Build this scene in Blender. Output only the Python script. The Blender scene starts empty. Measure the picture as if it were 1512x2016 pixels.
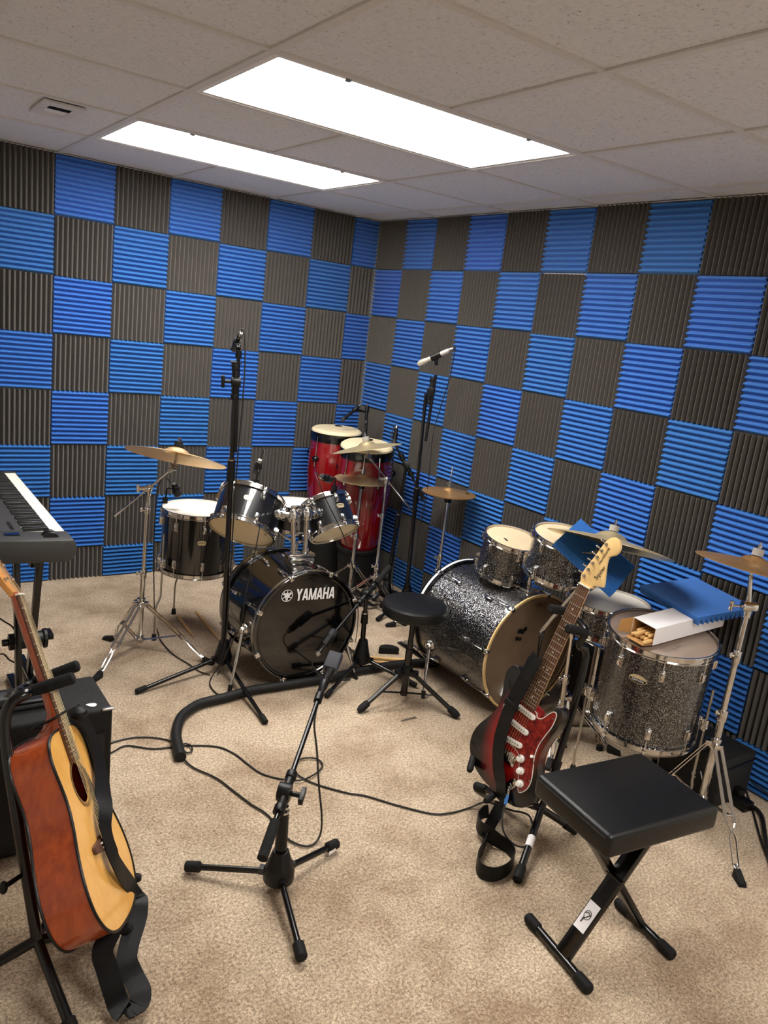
import bpy, bmesh, math, random
from mathutils import Vector as V, Matrix
random.seed(7)
SC = bpy.context.scene
COL = SC.collection
PI = math.pi
def sin(d): return math.sin(math.radians(d))
def cos(d): return math.cos(math.radians(d))

# ------------------------------------------------------------------ mesh builder
def fr(o, z=(0, 0, 1), x=None):
    """frame at o with local z along z and local x near x"""
    z = V(z).normalized()
    h = V(x) if x is not None else (V((1, 0, 0)) if abs(z.x) < .9 else V((0, 1, 0)))
    y = z.cross(h).normalized(); x = y.cross(z)
    m = Matrix((x, y, z)).transposed().to_4x4(); m.translation = V(o)
    return m
def fr3(o, x, y, z):
    m = Matrix((V(x), V(y), V(z))).transposed().to_4x4(); m.translation = V(o); return m
def spl(p, k=6, closed=False):
    p = [V(q) for q in p]; n = len(p); out = []
    for i in range(n if closed else n - 1):
        if closed: a, b, c, d = p[i - 1], p[i], p[(i + 1) % n], p[(i + 2) % n]
        else: a, b, c, d = p[max(i - 1, 0)], p[i], p[i + 1], p[min(i + 2, n - 1)]
        for j in range(k):
            t = j / k
            out.append(.5 * (2 * b + (c - a) * t + (2 * a - 5 * b + 4 * c - d) * t * t + (3 * b - a - 3 * c + d) * t ** 3))
    if not closed: out.append(p[-1])
    return out
class MB:
    def __init__(s, T=None): s.v = []; s.f = []; s.mi = []; s.m = 0; s.T = T or Matrix.Identity(4)
    def add(s, vs, fs):
        o = len(s.v); s.v += [s.T @ V(q) for q in vs]
        s.f += [[i + o for i in f] for f in fs]; s.mi += [s.m] * len(fs); return s
    def tube(s, p, r, n=10, closed=False, caps=True):
        p = [V(q) for q in p]; L = len(p)
        rr = list(r) if isinstance(r, (list, tuple)) else [r] * L
        tn = []
        for i in range(L):
            a = p[i - 1] if (i or closed) else p[0]; b = p[(i + 1) % L] if (i < L - 1 or closed) else p[-1]
            t = (b - a); tn.append(t.normalized() if t.length > 1e-9 else (tn[-1] if tn else V((0, 0, 1))))
        u = tn[0].orthogonal().normalized(); vs = []
        for i in range(L):
            u = (u - tn[i] * u.dot(tn[i])).normalized(); w = tn[i].cross(u)
            for k in range(n):
                a = 2 * PI * k / n; vs.append(p[i] + rr[i] * (math.cos(a) * u + math.sin(a) * w))
        fs = [[i * n + k, i * n + (k + 1) % n, (i + 1) * n + (k + 1) % n, (i + 1) * n + k] for i in range(L - 1) for k in range(n)]
        if closed: fs += [[(L - 1) * n + k, (L - 1) * n + (k + 1) % n, (k + 1) % n, k] for k in range(n)]
        elif caps: fs += [list(range(n))[::-1], [(L - 1) * n + k for k in range(n)]]
        return s.add(vs, fs)
    def cyl(s, a, b, r, r2=None, n=20): return s.tube([a, b], [r, r if r2 is None else r2], n)
    def lathe(s, prof, n=48, closed=False, a0=0, a1=360):
        full = abs(a1 - a0) >= 359.9; m = n if full else n + 1; vs = []; ix = []
        for r, z in prof:
            if r < 1e-7: ix.append([len(vs)] * m); vs.append((0, 0, z))
            else:
                ix.append(list(range(len(vs), len(vs) + m)))
                vs += [(r * cos(a0 + (a1 - a0) * k / n), r * sin(a0 + (a1 - a0) * k / n), z) for k in range(m)]
        P = len(prof); fs = []
        for i in range(P if closed else P - 1):
            A, B = ix[i], ix[(i + 1) % P]
            for k in range(n):
                q = [A[k], A[(k + 1) % m], B[(k + 1) % m], B[k]]; q = [x for j, x in enumerate(q) if x not in q[:j]]
                if len(q) > 2: fs.append(q)
        return s.add(vs, fs)
    def box(s, c, d, T=None):
        x, y, z = c; a, b, e = d[0] / 2, d[1] / 2, d[2] / 2
        vs = [V((x + i * a, y + j * b, z + k * e)) for i in (-1, 1) for j in (-1, 1) for k in (-1, 1)]
        if T is not None: vs = [T @ q for q in vs]
        return s.add(vs, [[0, 1, 3, 2], [4, 6, 7, 5], [0, 4, 5, 1], [2, 3, 7, 6], [0, 2, 6, 4], [1, 5, 7, 3]])
    def bar(s, a, b, w, t, up=(0, 0, 1)):
        """flat bar from a to b: width w across, thickness t along up"""
        a, b = V(a), V(b); L = (b - a).length; T = fr((a + b) / 2, b - a, None)
        z = (b - a).normalized(); y = V(up); y = (y - z * y.dot(z)).normalized(); x = y.cross(z)
        return s.box((0, 0, 0), (w, t, L), fr3((a + b) / 2, x, y, z))
    def ball(s, c, r, n=16, sq=(1, 1, 1)):
        c = V(c); R = n // 2; vs = [c + V((0, 0, r * sq[2]))]
        for i in range(1, R):
            a = PI * i / R
            vs += [c + V((r * sq[0] * math.sin(a) * math.cos(2 * PI * k / n), r * sq[1] * math.sin(a) * math.sin(2 * PI * k / n), r * sq[2] * math.cos(a))) for k in range(n)]
        vs.append(c - V((0, 0, r * sq[2]))); e = len(vs) - 1
        fs = [[0, 1 + k, 1 + (k + 1) % n] for k in range(n)]
        for i in range(R - 2): fs += [[1 + i * n + k, 1 + (i + 1) * n + k, 1 + (i + 1) * n + (k + 1) % n, 1 + i * n + (k + 1) % n] for k in range(n)]
        fs += [[e, 1 + (R - 2) * n + (k + 1) % n, 1 + (R - 2) * n + k] for k in range(n)]
        return s.add(vs, fs)
    def prism(s, poly, z0, z1):
        n = len(poly); vs = [(x, y, z0) for x, y in poly] + [(x, y, z1) for x, y in poly]
        return s.add(vs, [list(range(n))[::-1], [n + i for i in range(n)]] + [[i, (i + 1) % n, n + (i + 1) % n, n + i] for i in range(n)])
    def ribbon(s, p, wd, w, t=.003):
        """strap along p, width direction wd (one vector or one per point)"""
        p = [V(q) for q in p]; L = len(p); W = [V(q) for q in wd] if isinstance(wd, list) else [V(wd)] * L
        vs = []
        for i in range(L):
            tg = (p[min(i + 1, L - 1)] - p[max(i - 1, 0)]).normalized(); x = (W[i] - tg * W[i].dot(tg)).normalized(); nn = tg.cross(x)
            vs += [p[i] + a * w / 2 * x + b * t / 2 * nn for a, b in ((-1, -1), (1, -1), (1, 1), (-1, 1))]
        fs = [[i * 4 + k, i * 4 + (k + 1) % 4, i * 4 + 4 + (k + 1) % 4, i * 4 + 4 + k] for i in range(L - 1) for k in range(4)]
        return s.add(vs, fs + [[3, 2, 1, 0], [L * 4 - 4 + k for k in range(4)]])
    def build(s, name, m, parent=None, bevel=0, ang=32, seg=2, kind=None):
        o0 = ROOT.get(parent, V((0, 0, 0))) if parent else V((0, 0, 0))
        me = bpy.data.meshes.new(name); me.from_pydata([q - o0 for q in s.v], [], s.f)
        mats = m if isinstance(m, list) else [m]
        for q in mats: me.materials.append(q)
        if len(mats) > 1: me.polygons.foreach_set('material_index', s.mi)
        b = bmesh.new(); b.from_mesh(me)
        bmesh.ops.recalc_face_normals(b, faces=b.faces)
        if bevel:
            es = [e for e in b.edges if len(e.link_faces) == 2 and e.calc_face_angle(0) > .5]
            bmesh.ops.bevel(b, geom=es, offset=bevel, segments=seg, affect='EDGES', profile=.5, clamp_overlap=True)
        b.to_mesh(me); b.free()
        me.polygons.foreach_set('use_smooth', [True] * len(me.polygons)); me.set_sharp_from_angle(angle=math.radians(ang))
        o = bpy.data.objects.new(name, me); COL.objects.link(o)
        if parent: o.parent = parent; ROOT[o] = o0
        if kind: o['kind'] = kind
        return o
ROOT = {}
def tag(o, label, cat, group=None):
    o['label'] = label; o['category'] = cat
    if group: o['group'] = group
    return o
def thing(name, loc, label, cat, group=None):
    o = bpy.data.objects.new(name, None); o.location = loc; o.empty_display_size = .05; COL.objects.link(o); ROOT[o] = V(loc)
    return tag(o, label, cat, group)
def text(body, size, T, name, m, parent, sx=1., ext=.0004):
    cu = bpy.data.curves.new('t', 'FONT'); cu.body = body; cu.size = size; cu.align_x = 'CENTER'; cu.align_y = 'CENTER'; cu.extrude = ext
    to = bpy.data.objects.new('t', cu); COL.objects.link(to)
    dg = bpy.context.evaluated_depsgraph_get(); me = bpy.data.meshes.new_from_object(to.evaluated_get(dg))
    bpy.data.objects.remove(to); bpy.data.curves.remove(cu)
    me.name = name; me.transform(Matrix.Translation(-ROOT[parent]) @ T @ Matrix.Diagonal((sx, 1, 1, 1)))
    me.materials.clear(); me.materials.append(m)
    o = bpy.data.objects.new(name, me); COL.objects.link(o); o.parent = parent; ROOT[o] = ROOT[parent]
    return o
def copy_tree(o, loc):
    c = o.copy(); COL.objects.link(c); c.location = loc; ROOT[c] = V(loc)
    for ch in o.children:
        d = ch.copy(); COL.objects.link(d); d.parent = c
        for g in ch.children:
            e = g.copy(); COL.objects.link(e); e.parent = d
    return c

# ------------------------------------------------------------------ materials
def srgb(r, g, b):
    f = lambda c: (c / 255 / 12.92) if c <= 10 else ((c / 255 + .055) / 1.055) ** 2.4
    return (f(r), f(g), f(b), 1)
class N:
    def __init__(s, name):
        s.m = bpy.data.materials.new(name); s.m.use_nodes = True; s.t = s.m.node_tree; s.b = s.t.nodes['Principled BSDF']
        s.co = None
    def n(s, ty, **k):
        q = s.t.nodes.new(ty)
        for a, v in k.items():
            if a.startswith('i_'):
                q.inputs[a[2:].replace('_', ' ')].default_value = v
            else: setattr(q, a, v)
        return q
    def l(s, a, b): s.t.links.new(a, b)
    def coord(s):
        if not s.co: s.co = s.n('ShaderNodeTexCoord').outputs['Object']
        return s.co
    def noise(s, scale, detail=3, rough=.55, co=None):
        q = s.n('ShaderNodeTexNoise'); q.inputs['Scale'].default_value = scale; q.inputs['Detail'].default_value = detail; q.inputs['Roughness'].default_value = rough
        s.l(co or s.coord(), q.inputs['Vector']); return q.outputs['Fac']
    def map(s, sc, rot=(0, 0, 0)):
        q = s.n('ShaderNodeMapping'); q.inputs['Scale'].default_value = sc; q.inputs['Rotation'].default_value = rot; s.l(s.coord(), q.inputs['Vector']); return q.outputs['Vector']
    def ramp(s, fac, stops):
        q = s.n('ShaderNodeValToRGB'); e = q.color_ramp.elements
        while len(e) < len(stops): e.new(.5)
        for x, (p, c) in zip(e, stops): x.position = p; x.color = c
        s.l(fac, q.inputs['Fac']); return q.outputs['Color']
    def mix(s, fac, a, b, ty='MIX'):
        q = s.n('ShaderNodeMix', data_type='RGBA', blend_type=ty)
        for i, v in ((0, fac), (6, a), (7, b)):
            if hasattr(v, 'links'): s.l(v, q.inputs[i])
            else: q.inputs[i].default_value = v
        return q.outputs[2]
    def math(s, op, a, b=0.):
        q = s.n('ShaderNodeMath', operation=op)
        for i, v in ((0, a), (1, b)):
            if hasattr(v, 'links'): s.l(v, q.inputs[i])
            else: q.inputs[i].default_value = v
        return q.outputs[0]
    def bump(s, h, st=.3, d=.01):
        q = s.n('ShaderNodeBump'); q.inputs['Strength'].default_value = st; q.inputs['Distance'].default_value = d
        s.l(h, q.inputs['Height']); s.l(q.outputs['Normal'], s.b.inputs['Normal']); return q
    def set(s, **k):
        for a, v in k.items():
            i = s.b.inputs[a.replace('_', ' ')]
            if hasattr(v, 'links'): s.l(v, i)
            else: i.default_value = v
        return s
def mat(name, c, rough=.5, metal=0., coat=0., var=.12, vs=25., bump=0., bs=300., spec=.5):
    q = N(name); c = c if len(c) == 4 else (*c, 1)
    f = q.noise(vs, 4)
    d = tuple(x * (1 - var) for x in c[:3]) + (1,); e = tuple(min(1, x * (1 + var)) for x in c[:3]) + (1,)
    q.set(Base_Color=q.ramp(f, [(.3, d), (.7, e)]), Metallic=metal, Coat_Weight=coat, Coat_Roughness=.04)
    q.b.inputs['Specular IOR Level'].default_value = spec
    g = q.math('MULTIPLY_ADD', q.noise(vs * 2.3, 3), rough * .35); g.node.inputs[2].default_value = rough * .82
    q.set(Roughness=g)
    if bump: q.bump(q.noise(bs, 2), bump, .002)
    return q.m
M = {}
M['chrome'] = mat('chrome', srgb(205, 203, 200), .11, 1., var=.04)
M['steel'] = mat('dull_steel', srgb(170, 167, 160), .3, 1., var=.06)
M['black_metal'] = mat('black_painted_metal', srgb(8, 8, 9), .2, 0, 0, var=.15)
M['black_plastic'] = mat('black_plastic', srgb(11, 11, 12), .4, var=.15, bump=.05, spec=.3)
M['rubber'] = mat('black_rubber', srgb(20, 20, 20), .7, var=.15, bump=.1, spec=.25)
M['grey_foam_grip'] = mat('grey_foam_grip', srgb(27, 27, 27), .9, var=.2, bump=.4, bs=500, spec=.2)
M['leather'] = mat('black_vinyl', srgb(9, 10, 11), .4, var=.1, bump=.12, bs=700, spec=.38)
M['webbing'] = mat('black_strap_webbing', srgb(9, 9, 10), .5, spec=.25, var=.2, bump=.2, bs=900)
M['gloss_black'] = mat('gloss_black_lacquer', srgb(5, 5, 6), .2, 0, 1., var=.1)
M['tom_black'] = mat('fine_black_metallic', srgb(22, 24, 28), .3, .35, 1., var=.5, vs=700)
M['white_head'] = mat('coated_white_drumhead', srgb(236, 230, 214), .6, var=.03)
M['clear_head'] = mat('translucent_drumhead', srgb(218, 198, 162), .32, var=.04)
M['clear_bottom_lit'] = mat('lightened_bottom_head', srgb(250, 230, 186), .3, var=.03)  # lighter clear head: bounced and transmitted light put into the colour
M['cream_skin'] = mat('cream_conga_skin', srgb(232, 216, 178), .5, var=.06, vs=14)
M['smoky_head'] = mat('smoky_tom_head', srgb(150, 132, 118), .3, 0, .4, var=.08, vs=9)
M['hoop_wood'] = mat('maple_hoop', srgb(214, 186, 130), .35, 0, .4, var=.08)
M['felt_grey'] = mat('grey_cymbal_felt', srgb(150, 148, 144), .85, var=.1, bump=.2)
M['stick_wood'] = mat('hickory_stick', srgb(212, 172, 112), .5, var=.1)
M['maple'] = mat('maple_neck', srgb(232, 196, 132), .3, 0, .35, var=.06, vs=12)
M['white_plastic'] = mat('white_plastic', srgb(235, 233, 226), .35, var=.03)
M['key_white'] = mat('white_key', srgb(240, 236, 222), .3, var=.02)
M['key_black'] = mat('black_key', srgb(16, 16, 17), .4, var=.1)
M['kb_grey'] = mat('keyboard_dark_grey', srgb(52, 52, 51), .5, var=.08, bump=.05)
M['kb_black'] = mat('keyboard_black', srgb(14, 14, 14), .5, var=.1, bump=.05)
M['bronze'] = None
M['white_paint'] = mat('white_wall_paint', srgb(228, 224, 216), .8, var=.02, bump=.05)
M['white_metal'] = mat('white_enamel', srgb(225, 222, 216), .5, var=.02)
M['card_white'] = mat('white_card', srgb(236, 234, 236), .7, var=.02)
M['card_brown'] = mat('brown_card', srgb(186, 140, 84), .85, var=.08)
M['silver_mic'] = mat('champagne_microphone', srgb(205, 198, 182), .35, .6, var=.04)
M['mic_grille'] = mat('dark_grille', srgb(45, 46, 50), .5, .5, var=.3, vs=900, bump=.4, bs=1500)
M['mic_blue'] = mat('slate_microphone_body', srgb(44, 50, 62), .45, .2, var=.1, bump=.2, bs=900)
M['blue_boot'] = mat('blue_plug_boot', srgb(64, 120, 190), .5, var=.05)
M['badge'] = mat('brass_badge', srgb(216, 200, 160), .3, .5, var=.1)
M['ink'] = mat('black_ink', srgb(30, 28, 26), .7, var=.1)
M['white_ink'] = mat('white_ink', srgb(235, 235, 235), .55, var=.02)
M['tolex'] = mat('black_tolex', srgb(13, 13, 13), .7, var=.2, bump=.5, bs=420, spec=.3)
M['grille_cloth'] = mat('black_grille_cloth', srgb(16, 16, 16), .85, var=.3, bump=.5, bs=600)
M['rosewood'] = mat('rosewood', srgb(86, 56, 40), .5, var=.25, vs=40)
M['dark_brown'] = mat('dark_brown_plastic', srgb(58, 44, 34), .35, var=.2)
M['string'] = mat('guitar_string', srgb(200, 186, 150), .3, .9, var=.05)
M['fret'] = mat('fret_wire', srgb(225, 220, 205), .25, .9, var=.03)
M['black_case'] = mat('black_case_cloth', srgb(15, 15, 16), .8, var=.2, bump=.2)
M['cable'] = mat('black_cable', srgb(20, 18, 17), .5, var=.15)
M['foam_tube'] = mat('black_pipe_foam', srgb(14, 14, 14), .6, var=.2, bump=.2, bs=250, spec=.35)
M['smoky_front'] = mat('smoky_front_head', srgb(118, 100, 82), .16, 0, .5, var=.12, vs=5)
M['head_black'] = mat('black_film_head', srgb(8, 8, 8), .08, 0, .4, var=.1)

def cymbal_mat(name, c1, c2):
    q = N(name); r = q.n('ShaderNodeTexCoord').outputs['UV']
    s = q.n('ShaderNodeSeparateXYZ'); q.l(q.coord(), s.inputs[0])
    n1 = q.noise(5, 4); n2 = q.noise(60, 4)
    q.set(Base_Color=q.mix(.25, q.ramp(n1, [(.3, c1), (.72, c2)]), q.ramp(n2, [(.35, c1), (.65, c2)])), Metallic=.82, Roughness=.42)
    at = q.n('ShaderNodeAttribute', attribute_name='rad'); w = q.n('ShaderNodeTexWave', wave_type='BANDS', bands_direction='X')
    w.inputs['Scale'].default_value = 160; cb = q.n('ShaderNodeCombineXYZ'); q.l(at.outputs['Fac'], cb.inputs[0]); q.l(cb.outputs[0], w.inputs['Vector'])
    q.bump(w.outputs['Fac'], .12, .0006); return q.m
M['bronze'] = cymbal_mat('bronze_cymbal', srgb(204, 166, 112), srgb(230, 202, 156))
M['bronze_dark'] = cymbal_mat('aged_bronze_cymbal', srgb(176, 132, 82), srgb(212, 170, 114))
M['bronze_pale'] = cymbal_mat('pale_bronze_cymbal', srgb(214, 192, 142), srgb(236, 220, 178))

def sparkle(name, scale, amt, tilt=.55):
    q = N(name); v = q.n('ShaderNodeTexVoronoi', feature='F1'); v.inputs['Scale'].default_value = scale; q.l(q.coord(), v.inputs['Vector'])
    sp = q.n('ShaderNodeSeparateXYZ'); q.l(v.outputs['Color'], sp.inputs[0])
    on = q.math('GREATER_THAN', sp.outputs[2], 1 - amt)
    q.set(Base_Color=q.mix(on, srgb(12, 12, 14), srgb(168, 168, 170)), Metallic=on, Coat_Weight=1., Coat_Roughness=.05)
    q.set(Roughness=q.math('MULTIPLY_ADD', on, .12)); q.b.inputs['Roughness'].links[0].from_node.inputs[2].default_value = .2
    g = q.n('ShaderNodeNewGeometry'); c = q.n('ShaderNodeVectorMath', operation='SUBTRACT'); q.l(v.outputs['Color'], c.inputs[0]); c.inputs[1].default_value = (.5, .5, .5)
    sc = q.n('ShaderNodeVectorMath', operation='SCALE'); q.l(c.outputs[0], sc.inputs[0]); sc.inputs['Scale'].default_value = tilt * 2
    ad = q.n('ShaderNodeVectorMath', operation='ADD'); q.l(g.outputs['Normal'], ad.inputs[0]); q.l(sc.outputs[0], ad.inputs[1])
    nm = q.n('ShaderNodeVectorMath', operation='NORMALIZE'); q.l(ad.outputs[0], nm.inputs[0]); q.l(nm.outputs[0], q.b.inputs['Normal'])
    q.l(g.outputs['Normal'], q.b.inputs['Coat Normal']); return q.m
M['sparkle'] = sparkle('black_glitter_wrap', 480, .2, .24)

def foam(name, c):
    q = N(name); oi = q.n('ShaderNodeObjectInfo'); h = q.n('ShaderNodeHueSaturation'); h.inputs['Color'].default_value = c
    a = q.math('MULTIPLY_ADD', oi.outputs['Random'], .012); a.node.inputs[2].default_value = .496; q.l(a, h.inputs['Hue'])
    b = q.math('MULTIPLY_ADD', oi.outputs['Random'], .16); b.node.inputs[2].default_value = .92; q.l(b, h.inputs['Value'])
    f = q.noise(420, 2); q.set(Base_Color=q.mix(.25, h.outputs['Color'], q.ramp(f, [(.35, (0, 0, 0, 1)), (.65, (1, 1, 1, 1))]), 'OVERLAY'), Roughness=.95)
    q.b.inputs['Specular IOR Level'].default_value = .15
    q.b.inputs['Sheen Weight'].default_value = .15
    q.bump(f, .5, .002); return q.m
M['foam_blue'] = foam('blue_acoustic_foam', srgb(50, 112, 186))
M['foam_black'] = foam('charcoal_acoustic_foam', srgb(80, 76, 72))

def carpet():
    q = N('beige_carpet'); f0 = q.noise(300, 3, .8); f1 = q.noise(115, 3, .7); f = q.math('ADD', q.math('MULTIPLY', f0, .5), q.math('MULTIPLY', f1, .5)); g = q.noise(3.2, 5, .65); h = q.noise(60, 2)
    a = q.ramp(f, [(.36, srgb(96, 82, 64)), (.49, srgb(190, 171, 146)), (.61, srgb(244, 228, 204))])
    b = q.ramp(g, [(.36, srgb(206, 194, 182)), (.58, srgb(255, 252, 248))])
    q.set(Base_Color=q.mix(1., a, b, 'MULTIPLY'), Roughness=.97); q.b.inputs['Specular IOR Level'].default_value = .1
    q.b.inputs['Sheen Weight'].default_value = .25
    q.bump(q.math('ADD', f, h), .9, .006); return q.m
M['carpet'] = carpet()
def ceiling_tile():
    q = N('mineral_ceiling_tile'); f = q.noise(95, 4, .75); g = q.noise(30, 3)
    a = q.ramp(f, [(.30, srgb(112, 110, 110)), (.385, srgb(206, 206, 209)), (.6, srgb(217, 217, 220))])
    q.set(Base_Color=a, Roughness=.95); q.b.inputs['Specular IOR Level'].default_value = .1
    q.bump(q.math('MULTIPLY', f, g), .5, .004); return q.m
M['tile'] = ceiling_tile()
M['tee'] = mat('ceiling_tee', srgb(205, 202, 198), .6, var=.02)
def emit(name, c, s):
    q = N(name); q.set(Base_Color=(.9, .9, .9, 1), Emission_Color=c, Emission_Strength=s); return q.m
M['glow'] = emit('lit_diffuser', (1, .955, .905, 1), 15.)
def grain(name, c1, c2, rot, sc=(60, 60, 4), rough=.25, coat=.6):
    q = N(name); f = q.noise(1., 4, .6, q.map(sc, rot)); g = q.noise(4, 2)
    q.set(Base_Color=q.mix(.35, q.ramp(f, [(.3, c1), (.7, c2)]), q.ramp(g, [(.3, c1), (.7, c2)])), Roughness=rough, Coat_Weight=coat, Coat_Roughness=.06); return q.m
M['mahogany'] = grain('mahogany_sides', srgb(134, 48, 14), srgb(190, 84, 26), (0, 0, 0))
M['spruce'] = grain('spruce_top', srgb(222, 160, 74), srgb(238, 184, 98), (0, 0, 0), rough=.3)
M['conga_red'] = grain('red_conga_lacquer', srgb(96, 0, 8), srgb(146, 4, 16), (0, 0, 0), (40, 40, 3), .2, 1.)
def tort():
    q = N('red_tortoiseshell'); f = q.noise(55, 5, .7); q.set(Base_Color=q.ramp(f, [(.32, srgb(64, 12, 14)), (.5, srgb(122, 26, 22)), (.7, srgb(160, 52, 34))]), Roughness=.25, Coat_Weight=.8); return q.m
M['tort'] = tort()

def burst():
    # two colour sunburst: red centre fading to black at the rim of the body
    q = N('red_black_burst'); c = q.coord(); r = []
    for d, o_, k in ((BV, 0., 7.6), (BU, .20, 4.6)):
        n = q.n('ShaderNodeVectorMath', operation='DOT_PRODUCT'); q.l(c, n.inputs[0]); n.inputs[1].default_value = d
        t = q.math('MULTIPLY', q.math('SUBTRACT', n.outputs['Value'], o_), k); r.append(q.math('MULTIPLY', t, t))
    f = q.math('SQRT', q.math('ADD', r[0], r[1]))
    q.set(Base_Color=q.ramp(f, [(.55, srgb(150, 20, 18)), (.8, srgb(90, 12, 12)), (.98, srgb(7, 6, 7))]), Roughness=.22, Coat_Weight=.35); return q.m
BV, BU = (.0952, -.9863, -.1343), (.2427, -.1079, .9641)
M['burst'] = burst()
M['cedar'] = grain('orange_headstock_veneer', srgb(196, 130, 62), srgb(222, 160, 88), (0, 0, 0), (40, 40, 4))

# ------------------------------------------------------------------ camera
cam = bpy.data.cameras.new('camera'); co = bpy.data.objects.new('camera', cam); COL.objects.link(co)
CR = Matrix([[0.820618,-0.559581,0.115996],[0.038019,0.255984,0.965933],[0.570211,0.788252,-0.23134]])
co.matrix_world = Matrix((CR[0], CR[1], -CR[2])).transposed().to_4x4()
co.location = (-2.97926,-4.5493,1.65743)
cam.sensor_fit = 'VERTICAL'; cam.sensor_height = 36; cam.lens = 36 * 1525.43 / 2016; cam.clip_start = .05
SC.camera = co
SC.view_settings.view_transform = 'Standard'; SC.view_settings.look = 'None'; SC.view_settings.gamma = 1; SC.view_settings.use_curve_mapping = False
SC.view_settings.exposure = 0.68
w = bpy.data.worlds.new('world'); SC.world = w; w.use_nodes = True; w.node_tree.nodes['Background'].inputs[0].default_value = (.02, .02, .022, 1)
SC.cycles.max_bounces = 8; SC.cycles.sample_clamp_indirect = 6

# ------------------------------------------------------------------ room shell
H = 2.326; WT = .028; X0, Y0 = -4.45, -6.3
def struct(name, mb, m, parent=None, **k):
    o = mb.build(name, m, parent, **k)
    if not parent: o['kind'] = 'structure'
    return o
struct('floor', MB().box(((X0 + WT) / 2, (Y0 + WT) / 2, -.05), (WT - X0, WT - Y0, .1)), M['carpet'])
for nm, c, d in (('wall_left', ((X0 + WT) / 2, WT + .05, H / 2), (WT - X0 + .2, .1, H + .2)), ('wall_right', (WT + .05, (Y0 + WT) / 2, H / 2), (.1, WT - Y0, H + .2)),
                 ('wall_rear', ((X0 + WT) / 2, Y0 - .05, H / 2), (WT - X0 + .2, .1, H + .2)), ('wall_side', (X0 - .05, (Y0 + WT) / 2, H / 2), (.1, WT - Y0, H + .2))):
    struct(nm, MB().box(c, d), M['white_paint'])
GX = [-2.005 + .61 * i for i in range(-4, 4)]; GY = [-.015 - .61 * i for i in range(0, 11)]
LIGHTS = [(-2.005, -.785, -1.235, -.625), (-2.005, -.785, -2.455, -1.845), (-2.005, -.785, -4.895, -4.285)]  # last one is an unseen fill light, added behind the camera
VENT = (-2.245, -1.06)
xs = [X0] + [x for x in GX if x > X0] + [WT]; ys = [WT] + GY[1:] + [Y0]
tm = MB()
rects = []
for i in range(len(xs) - 1):
    for j in range(len(ys) - 1):
        cx, cy = (xs[i] + xs[i + 1]) / 2, (ys[j] + ys[j + 1]) / 2
        if any(a < cx < b and c < cy < d for a, b, c, d in LIGHTS): continue
        tm.box((cx, cy, H + .012), (xs[i + 1] - xs[i] - .004, abs(ys[j + 1] - ys[j]) - .004, .012))
tm.box(((X0 + WT) / 2, (Y0 + WT) / 2, H + .14), (WT - X0, WT - Y0, .02))
ceil = struct('ceiling', tm, M['tile'])
tb = MB()
for y in GY[1:]: tb.box(((X0 + WT) / 2, y, H + .003), (WT - X0, .024, .006))
for x in GX:
    for j in range(len(ys) - 1):
        cy = (ys[j] + ys[j + 1]) / 2
        if any(a + .1 < x < b - .1 and c < cy < d for a, b, c, d in LIGHTS): continue
        if x < X0: continue
        tb.box((x, cy, H + .0025), (.024, abs(ys[j + 1] - ys[j]), .006))
struct('trim_1', tb, M['tee'])                       # the T-bar grid
wa = MB(); wa.box(((X0 + WT) / 2, WT - .012, H), (WT - X0, .024, .004)); wa.box((WT - .012, (Y0 + WT) / 2, H), (.024, WT - Y0, .004))
struct('trim_2', wa, M['tee'])                       # wall angle round the ceiling edge
LL = ['lit ceiling light panel nearest the blue and charcoal foam wall, over the far drums', 'larger-looking lit ceiling light panel above the middle of the room', 'added ceiling light panel out of view behind the camera, for fill']
for k, (a, b, c, d) in enumerate(LIGHTS):
    t = thing('ceiling_light', ((a + b) / 2, (c + d) / 2, H), LL[k], 'ceiling light', 'recessed ceiling light panels')
    f = MB()
    for q in ((a + .0125, c + .0125, b - .0125, c + .034), (a + .0125, d - .034, b - .0125, d - .0125), (a + .0125, c + .034, a + .034, d - .034), (b - .034, c + .034, b - .0125, d - .034)):
        f.box(((q[0] + q[2]) / 2, (q[1] + q[3]) / 2, H + .008), (q[2] - q[0], q[3] - q[1], .012))
    f.box(((a + b) / 2, (c + d) / 2, H + .09), (b - a - .03, d - c - .03, .01))
    f.build('frame', M['white_metal'], t)
    MB().box(((a + b) / 2, (c + d) / 2, H + .012), (b - a - .068, d - c - .068, .004)).build('diffuser', M['glow'], t)
    l = MB()
    for lx in (a + .25, b - .25): l.box((lx, c + .026, H - .001), (.02, .012, .006))
    l.build('latch', M['steel'], t)
t = thing('ceiling_vent', (VENT[0], VENT[1], H), 'small grey ceiling air vent with a half open damper', 'vent')
f = MB(); vx, vy = VENT
for x0_, x1_, y0_, y1_ in ((-.075, -.042, -.14, .14), (.042, .075, -.14, .14), (-.042, .042, -.14, -.075), (-.042, .042, .075, .14)): f.box((vx + (x0_ + x1_) / 2, vy + (y0_ + y1_) / 2, H - .004), (x1_ - x0_, y1_ - y0_, .008))
f.build('frame', M['tee'], t)
MB().box((vx, vy + .0385, H - .002), (.084, .073, .004)).build('damper', M['white_metal'], t)
f = MB(); f.box((vx, vy - .0365, H + .004), (.084, .077, .002))
for k in range(5): f.box((vx, vy - .066 + k * .014, H - .0015), (.084, .003, .009))
f.build('louver', M['rubber'], t)

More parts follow.
